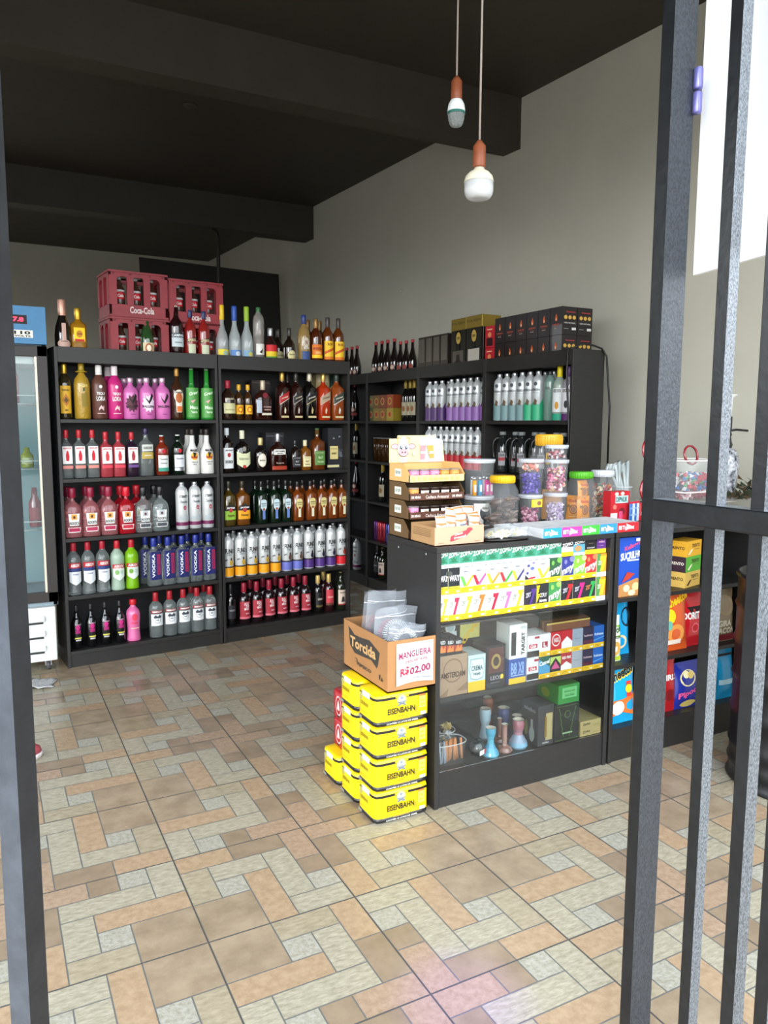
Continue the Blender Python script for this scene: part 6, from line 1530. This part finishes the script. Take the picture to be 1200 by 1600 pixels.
bag(3.02, 3.13, .149, .385, '#8a2036', [T('Fandangos', .5, .62, .9, .10, P('#c9406a')), Rr(0, 1, .3, .5, P('#3a2a70')), Dd(.5, .24, .25, .10, P('#e6a03a'))], 'maroon and blue snack bag, bottom row')
bag(3.12, 3.25, .149, .400, '#1f9ed6', [Rr(.1, .9, .3, .4, P('#bfe6f2')), Rr(0, 1, .86, .9, P('#2a2a30'))], 'cyan snack bag at the bottom row right end')
tc = [('#d9b35a', 'TRENTO', 'beige'), ('#58a83a', 'TRENTO', 'green'), ('#e0a82c', 'TRENTO', 'golden yellow')]
for k, (c, s_, nm) in enumerate(tc):
    fr = [T(s_, .62, .68, .52, .24, P('#3a2c1c')), Pp([(.10, .15), (.30, .45), (.42, .50), (.38, .38), (.22, .12)], P('#e6dfc0') if k else P('#4a2c1a')), Rr(.5, .85, .42, .46, P('#7a6a3c'))]
    lf = [Rr(0, 1, 0, 1, P('#3a2430' if k == 1 else c)), T(s_, .5, .55, .8, .2, P('#e0d8c8') if k == 1 else P('#3a2c1c'))]
    mk(carton('wafer_box', .145, .09, .072, P(c), fr, left=lf, loc=(2.895, CY0+.085, .743+k*.0725), rz=.25), nm+' wafer box, '+['bottom', 'middle', 'top'][k]+' of the stack of three')

# drum at the right
t = thing('drum', (2.975, 1.93, 0))
tag(t, 'large black ribbed drum standing on the floor behind the gate', 'drum')
dm = mat('#141518', .35, noise=.3, nscale=12, bump=.1, bscale=20)
pf = [(.265, .265, 0), (.272, .272, .008), (.262, .262, .02)]
for zc in (.08, .16, .30, .45, .60, .75):
    pf += [(.262, .262, zc-.018), (.270, .270, zc), (.262, .262, zc+.018)]
pf += [(.262, .262, .86), (.272, .272, .872), (.270, .270, .885), (.255, .255, .885), (.255, .255, .86)]
MB().loft(pf, dm, 44).build('body', t)
b = MB()
random.seed(5)
ms = [mat('#6a5a3c', .3, coat=.5), mat('#8a5a4c', .3, coat=.5), mat('#7f8a4c', .3, coat=.5), mat('#3a3a2a', .3, coat=.5)]
pb_ = pouch(.16, .34, .06, mat('#5a4c34', .25, coat=.6, col2='#8a5a50', nscale=9), [Dd(.4, .75, .3, .08, ms[2]), Dd(.6, .5, .3, .1, ms[1]), Dd(.5, .25, .3, .07, ms[2])])
o = pb_.build('wrapped_package', loc=(2.84, 1.93, .888), rz=.6)
o.rotation_euler = (0, -.12, .6)
tag(o, 'olive and pink wrapped package standing on the black drum', 'package')
pb_ = pouch(.30, .30, .16, mat('#17171a', .2, coat=.8, bump=.5, bscale=14), [])
o = pb_.build('rubbish_bag', loc=(3.02, 1.95, .888), rz=.8)
tag(o, 'shiny black plastic bag on top of the drum', 'bag')

# ------------------------------------------------------------------ beer packs
yb = mat('#f2cf0a', .28, coat=.3)
bkb = mat('#17181a', .3, coat=.3)
def beer():
    w, d, h = .235, .155, .124
    b = MB()
    def ring(ix, iy, z, p=9):
        return (w/2-ix, d/2-iy, z, p)
    b.loft([ring(.004, .004, 0), ring(0, 0, .006), ring(0, 0, .020)], bkb, 36)
    b.loft([ring(0, 0, .020), ring(0, 0, .100)], yb, 36, cap0=False, cap1=False)
    b.loft([ring(0, 0, .100), ring(0, 0, .110)], bkb, 36, cap0=False, cap1=False)
    b.loft([ring(0, 0, .110), ring(.002, .002, .119), ring(.012, .012, h)], yb, 36, cap0=False)
    wt_ = P('#f0efe4')
    ops = [Rr(.36, .60, .83, .90, yb), Dd(.47, .76, .085, .16, P('#f7e68a')), Dd(.47, .78, .045, .085, P('#c9cfd6')), Dd(.47, .82, .026, .05, P('#7f8a96')), Pp([(.41, .62), (.53, .62), (.50, .74), (.44, .74)], P('#8f98a2')), Pp([(.38, .60), (.42, .58), (.56, .70), (.54, .73)], P('#6f7882')), Pp([(.56, .60), (.52, .58), (.38, .70), (.40, .73)], P('#6f7882')),
           T('EISENBAHN', .46, .45, .50, .19, P('#2a2a1a'), .0), T('PILSEN', .46, .27, .12, .05, P('#8a7a20')), T('CONTEM 12 LATAS DE 350ML', .48, .08, .58, .045, wt_), Rr(.32, .62, .155, .165, P('#c9a020')),
           Rr(.78, .90, .42, .78, P('#f4dc5a')), Rr(.78, .90, .78, .84, P('#d9702c')), T('12x', .84, .66, .08, .07, P('#b09020')), T('350', .84, .52, .08, .07, P('#b09020')), Rr(.80, .90, .20, .30, wt_)] + \
          [Rr(.695+.009*i, .699+.009*i, .30, .50, P('#4a4a2a')) for i in range(6)]
    b.ops(ops, flat(-w/2, -d/2, 0, w, 0, h, 0, -1, .0004), w, h, 1)
    lf = [Rr(.30, .70, .78, .96, P('#f6f4ea')), T('EISENBAHN', .42, .55, .40, .12, P('#8a7a1a')), Dd(.24, .75, .08, .12, P('#b0a860')), Rr(.2, .6, .28, .30, P('#c9ad12')), Rr(.1, .3, .04, .13, P('#8a8a84')), Rr(.80, .81, .18, .84, P('#c9ad12'))]
    b.ops(lf, flat(-w/2, d/2, 0, 0, -d, h, -1, 0, .0004), d, h, 1)
    return b
bo = None
bx = []
for k in range(4):
    bx.append((1.340, 2.488, k*.126, 'front yellow beer can pack, '+['bottom', 'second from bottom', 'third from bottom', 'topmost'][k]+' of four'))
for k in range(4):
    bx.append((1.345, 2.665, k*.126, 'yellow beer can pack in the second column, '+['bottom', 'second from bottom', 'third from bottom', 'topmost'][k]))
bx.append((1.340, 2.835, 0, 'single yellow beer can pack at the back, under the red packs'))
for k, (x, y, z, lb) in enumerate(bx):
    if bo is None:
        o = bo = beer().build('beer_pack')
    else:
        o = bo.copy()
        COL.objects.link(o)
    o.location = (x, y, z)
    o.rotation_euler = (0, 0, random.uniform(-.012, .012))
    tag(o, lb, 'beer pack', 'yellow beer can packs stacked by the counter')
rb = mat('#b01a24', .28, coat=.4)
r0 = None
for k in range(2):
    if r0 is None:
        b = MB().loft([(.10, .065, 0, 9), (.102, .067, .006, 9), (.102, .067, .116, 9), (.096, .062, .122, 9)], rb, 32)
        b.ops([Dd(.5, .5, .22, .36, P('#d9c2c2')), Dd(.5, .5, .18, .30, rb), Pp([(.40, .35), (.60, .35), (.56, .6), (.5, .72), (.44, .6)], P('#e6d6d2')), Rr(.42, .58, .1, .16, P('#2a2024'))], flat(-.1025, .067, 0, 0, -.134, .122, -1, 0, .0005), .134, .122, 1)
        o = r0 = b.build('beer_pack')
    else:
        o = r0.copy()
        COL.objects.link(o)
    o.location = (1.372, 2.845, .126+k*.1235)
    tag(o, ['lower', 'upper'][k]+' red beer can pack with white oval behind the yellow packs', 'beer pack')
# cardboard box of bags
t = thing('cardboard_box', (1.274, 2.412, .505))
tag(t, 'open brown cardboard box with handwritten price paper on yellow beer packs', 'box')
cb = mat('#a8794c', .7, noise=.1, nscale=14)
cb2 = mat('#8a6238', .7)
BW, BD, BH = .214, .39, .195
b = MB()
b.box(0, BW, 0, .004, 0, BH, cb)
b.box(0, .004, .004, BD, 0, BH, cb)
b.box(BW-.004, BW, .004, BD, 0, BH, cb)
b.box(0, BW, BD-.004, BD, 0, BH, cb)
b.box(0, BW, 0, BD, 0, .005, cb2)
dg = P('#3a3732', .6)
wav_ = [(.07, .62), (.12, .70), (.25, .76), (.45, .70), (.65, .76), (.82, .90), (.83, .55), (.84, .30), (.70, .24), (.50, .36), (.30, .34), (.15, .30)]
b.ops([Pp([(.13, .90), (.28, .78), (.45, .80), (.62, .84), (.84, .70), (.80, .42), (.78, .36), (.66, .46), (.45, .42), (.28, .40), (.17, .52)], dg), T('Torcida', .47, .62, .58, .22, P('#c9a06a'), .0), T('PEPSICO', .50, .22, .32, .07, dg), Dd(.32, .28, .028, .04, dg), Dd(.32, .28, .02, .03, cb), Pp([(.84, .18), (.86, .18), (.86, .28), (.84, .28)], dg), Pp([(.88, .18), (.92, .18), (.90, .26)], dg)],
      flat(-.0005, BD, 0, 0, -BD, BH, -1, 0, .0006), BD, BH, 1)
b.build('carton', t)
b = MB()
wp = mat('#dfe3ea', .5)
vv, ff = [], []
fnp = lambda u, v, l: (.034+u*.158+.002*v, -.0025-.0005*l-.006*(1-v)*abs(u-.5)*1.2, .022+v*.160+.008*math.sin(u*3)*(1-v))
b.ops([Rr(0, 1, 0, 1, wp)], fnp, 1, 1, 10)
rp = P('#8f2a4c')
b.ops([Rr(0, 0, 0, 0, wp), T('MANGUEIRA', .5, .72, .88, .17, rp, .06), T('DESCARTAVEL', .55, .55, .60, .07, P('#c9303c'), .05), T('R$', .22, .30, .24, .22, P('#b02a44'), .05), T('02,00', .64, .30, .56, .22, rp, .08), Rr(.45, .98, .10, .115, P('#5a6a9a')), Rr(.75, .9, .47, .48, P('#7a8ab0'))], fnp, 1, 1, 6)
b.build('price_paper', t)
bagm = film('#c3cad2', .78, .12)
hose = [(P('#c9505f', .3), 'red'), (film('#eef2f2', .25, .15), 'clear')]
spec = [(.107, .30, .115, .165, .24, .22, 0), (.118, .25, .13, .18, .235, .06, 0), (.100, .19, .12, .165, .20, .25, 1), (.112, .15, .13, .18, .18, -.06, 1), (.105, .065, .115, .17, .155, .1, 1), (.130, .10, .10, .14, .165, -.2, 1)]
for k, (x, y, z, w, h, rz_, hs) in enumerate(spec):
    b = MB()
    nu, nv = 12, 12
    random.seed(40+k)
    ph = random.uniform(0, 6)
    def f(i, j, s):
        u, v = i/(nu-1), j/(nv-1)
        bul = .022*(1-(2*u-1)**2)**.5*max(0, 1-v**2)**.5
        wv = .010*math.sin(5*u+ph+3*v)*(v+.2)+.006*math.sin(11*u*v+ph)
        return ((u-.5)*w, s*bul+wv-.02*v*v, v*h+.012*math.sin(3*u+ph)*v)
    for s in (-1, 1):
        fs = [(j*nu+i, j*nu+i+1, (j+1)*nu+i+1, (j+1)*nu+i) for j in range(nv-1) for i in range(nu-1)]
        b.add([f(i, j, s) for j in range(nv) for i in range(nu)], fs, bagm, True)
    zp = [Vector(f(i, nv-3, -1))+Vector((0, -.001, 0)) for i in range(nu)]
    b.tube(zp, .0014, P('#f0f2f4', .3), 5)
    o = b.build('zip_bag', loc=(1.274+x, 2.412+y, .505+z-.03), rz=rz_)
    tag(o, 'clear zip bag, '+['rear left', 'rear right', 'middle left', 'middle right', 'front', 'front right'][k]+' in the cardboard box', 'bag', 'clear zip bags in the cardboard box')
    if k in (0, 2, 4, 5, 3):
        m_, nm = hose[0] if k in (0, 2) else hose[1]
        b = MB()
        ntr = 26
        pts = []
        R_ = .045
        for q in range(ntr*10):
            a = 2*PI*q/(ntr*10)*.72
            c_ = 2*PI*q/10
            rr = R_+.010*math.cos(c_)
            pts.append((rr*math.cos(a+.4), .010*math.sin(c_), rr*math.sin(a+.4)+.05))
        b.tube(pts, .0019, m_, 4)
        o = b.build('coiled_hose', loc=(1.274+x, 2.412+y-.004, .505+z), rz=rz_)
        tag(o, nm+' coiled hose in the '+['rear left', '', 'middle left', 'middle right', 'front', 'front right'][k]+' zip bag', 'hose', 'coiled hoses in the cardboard box')
for o in list(bpy.data.objects):
    if o.parent is None and o.type in {'EMPTY', 'MESH'} and 'label' not in o.keys() and o.get('kind') != 'structure':
        print('UNTAGGED', o.name)
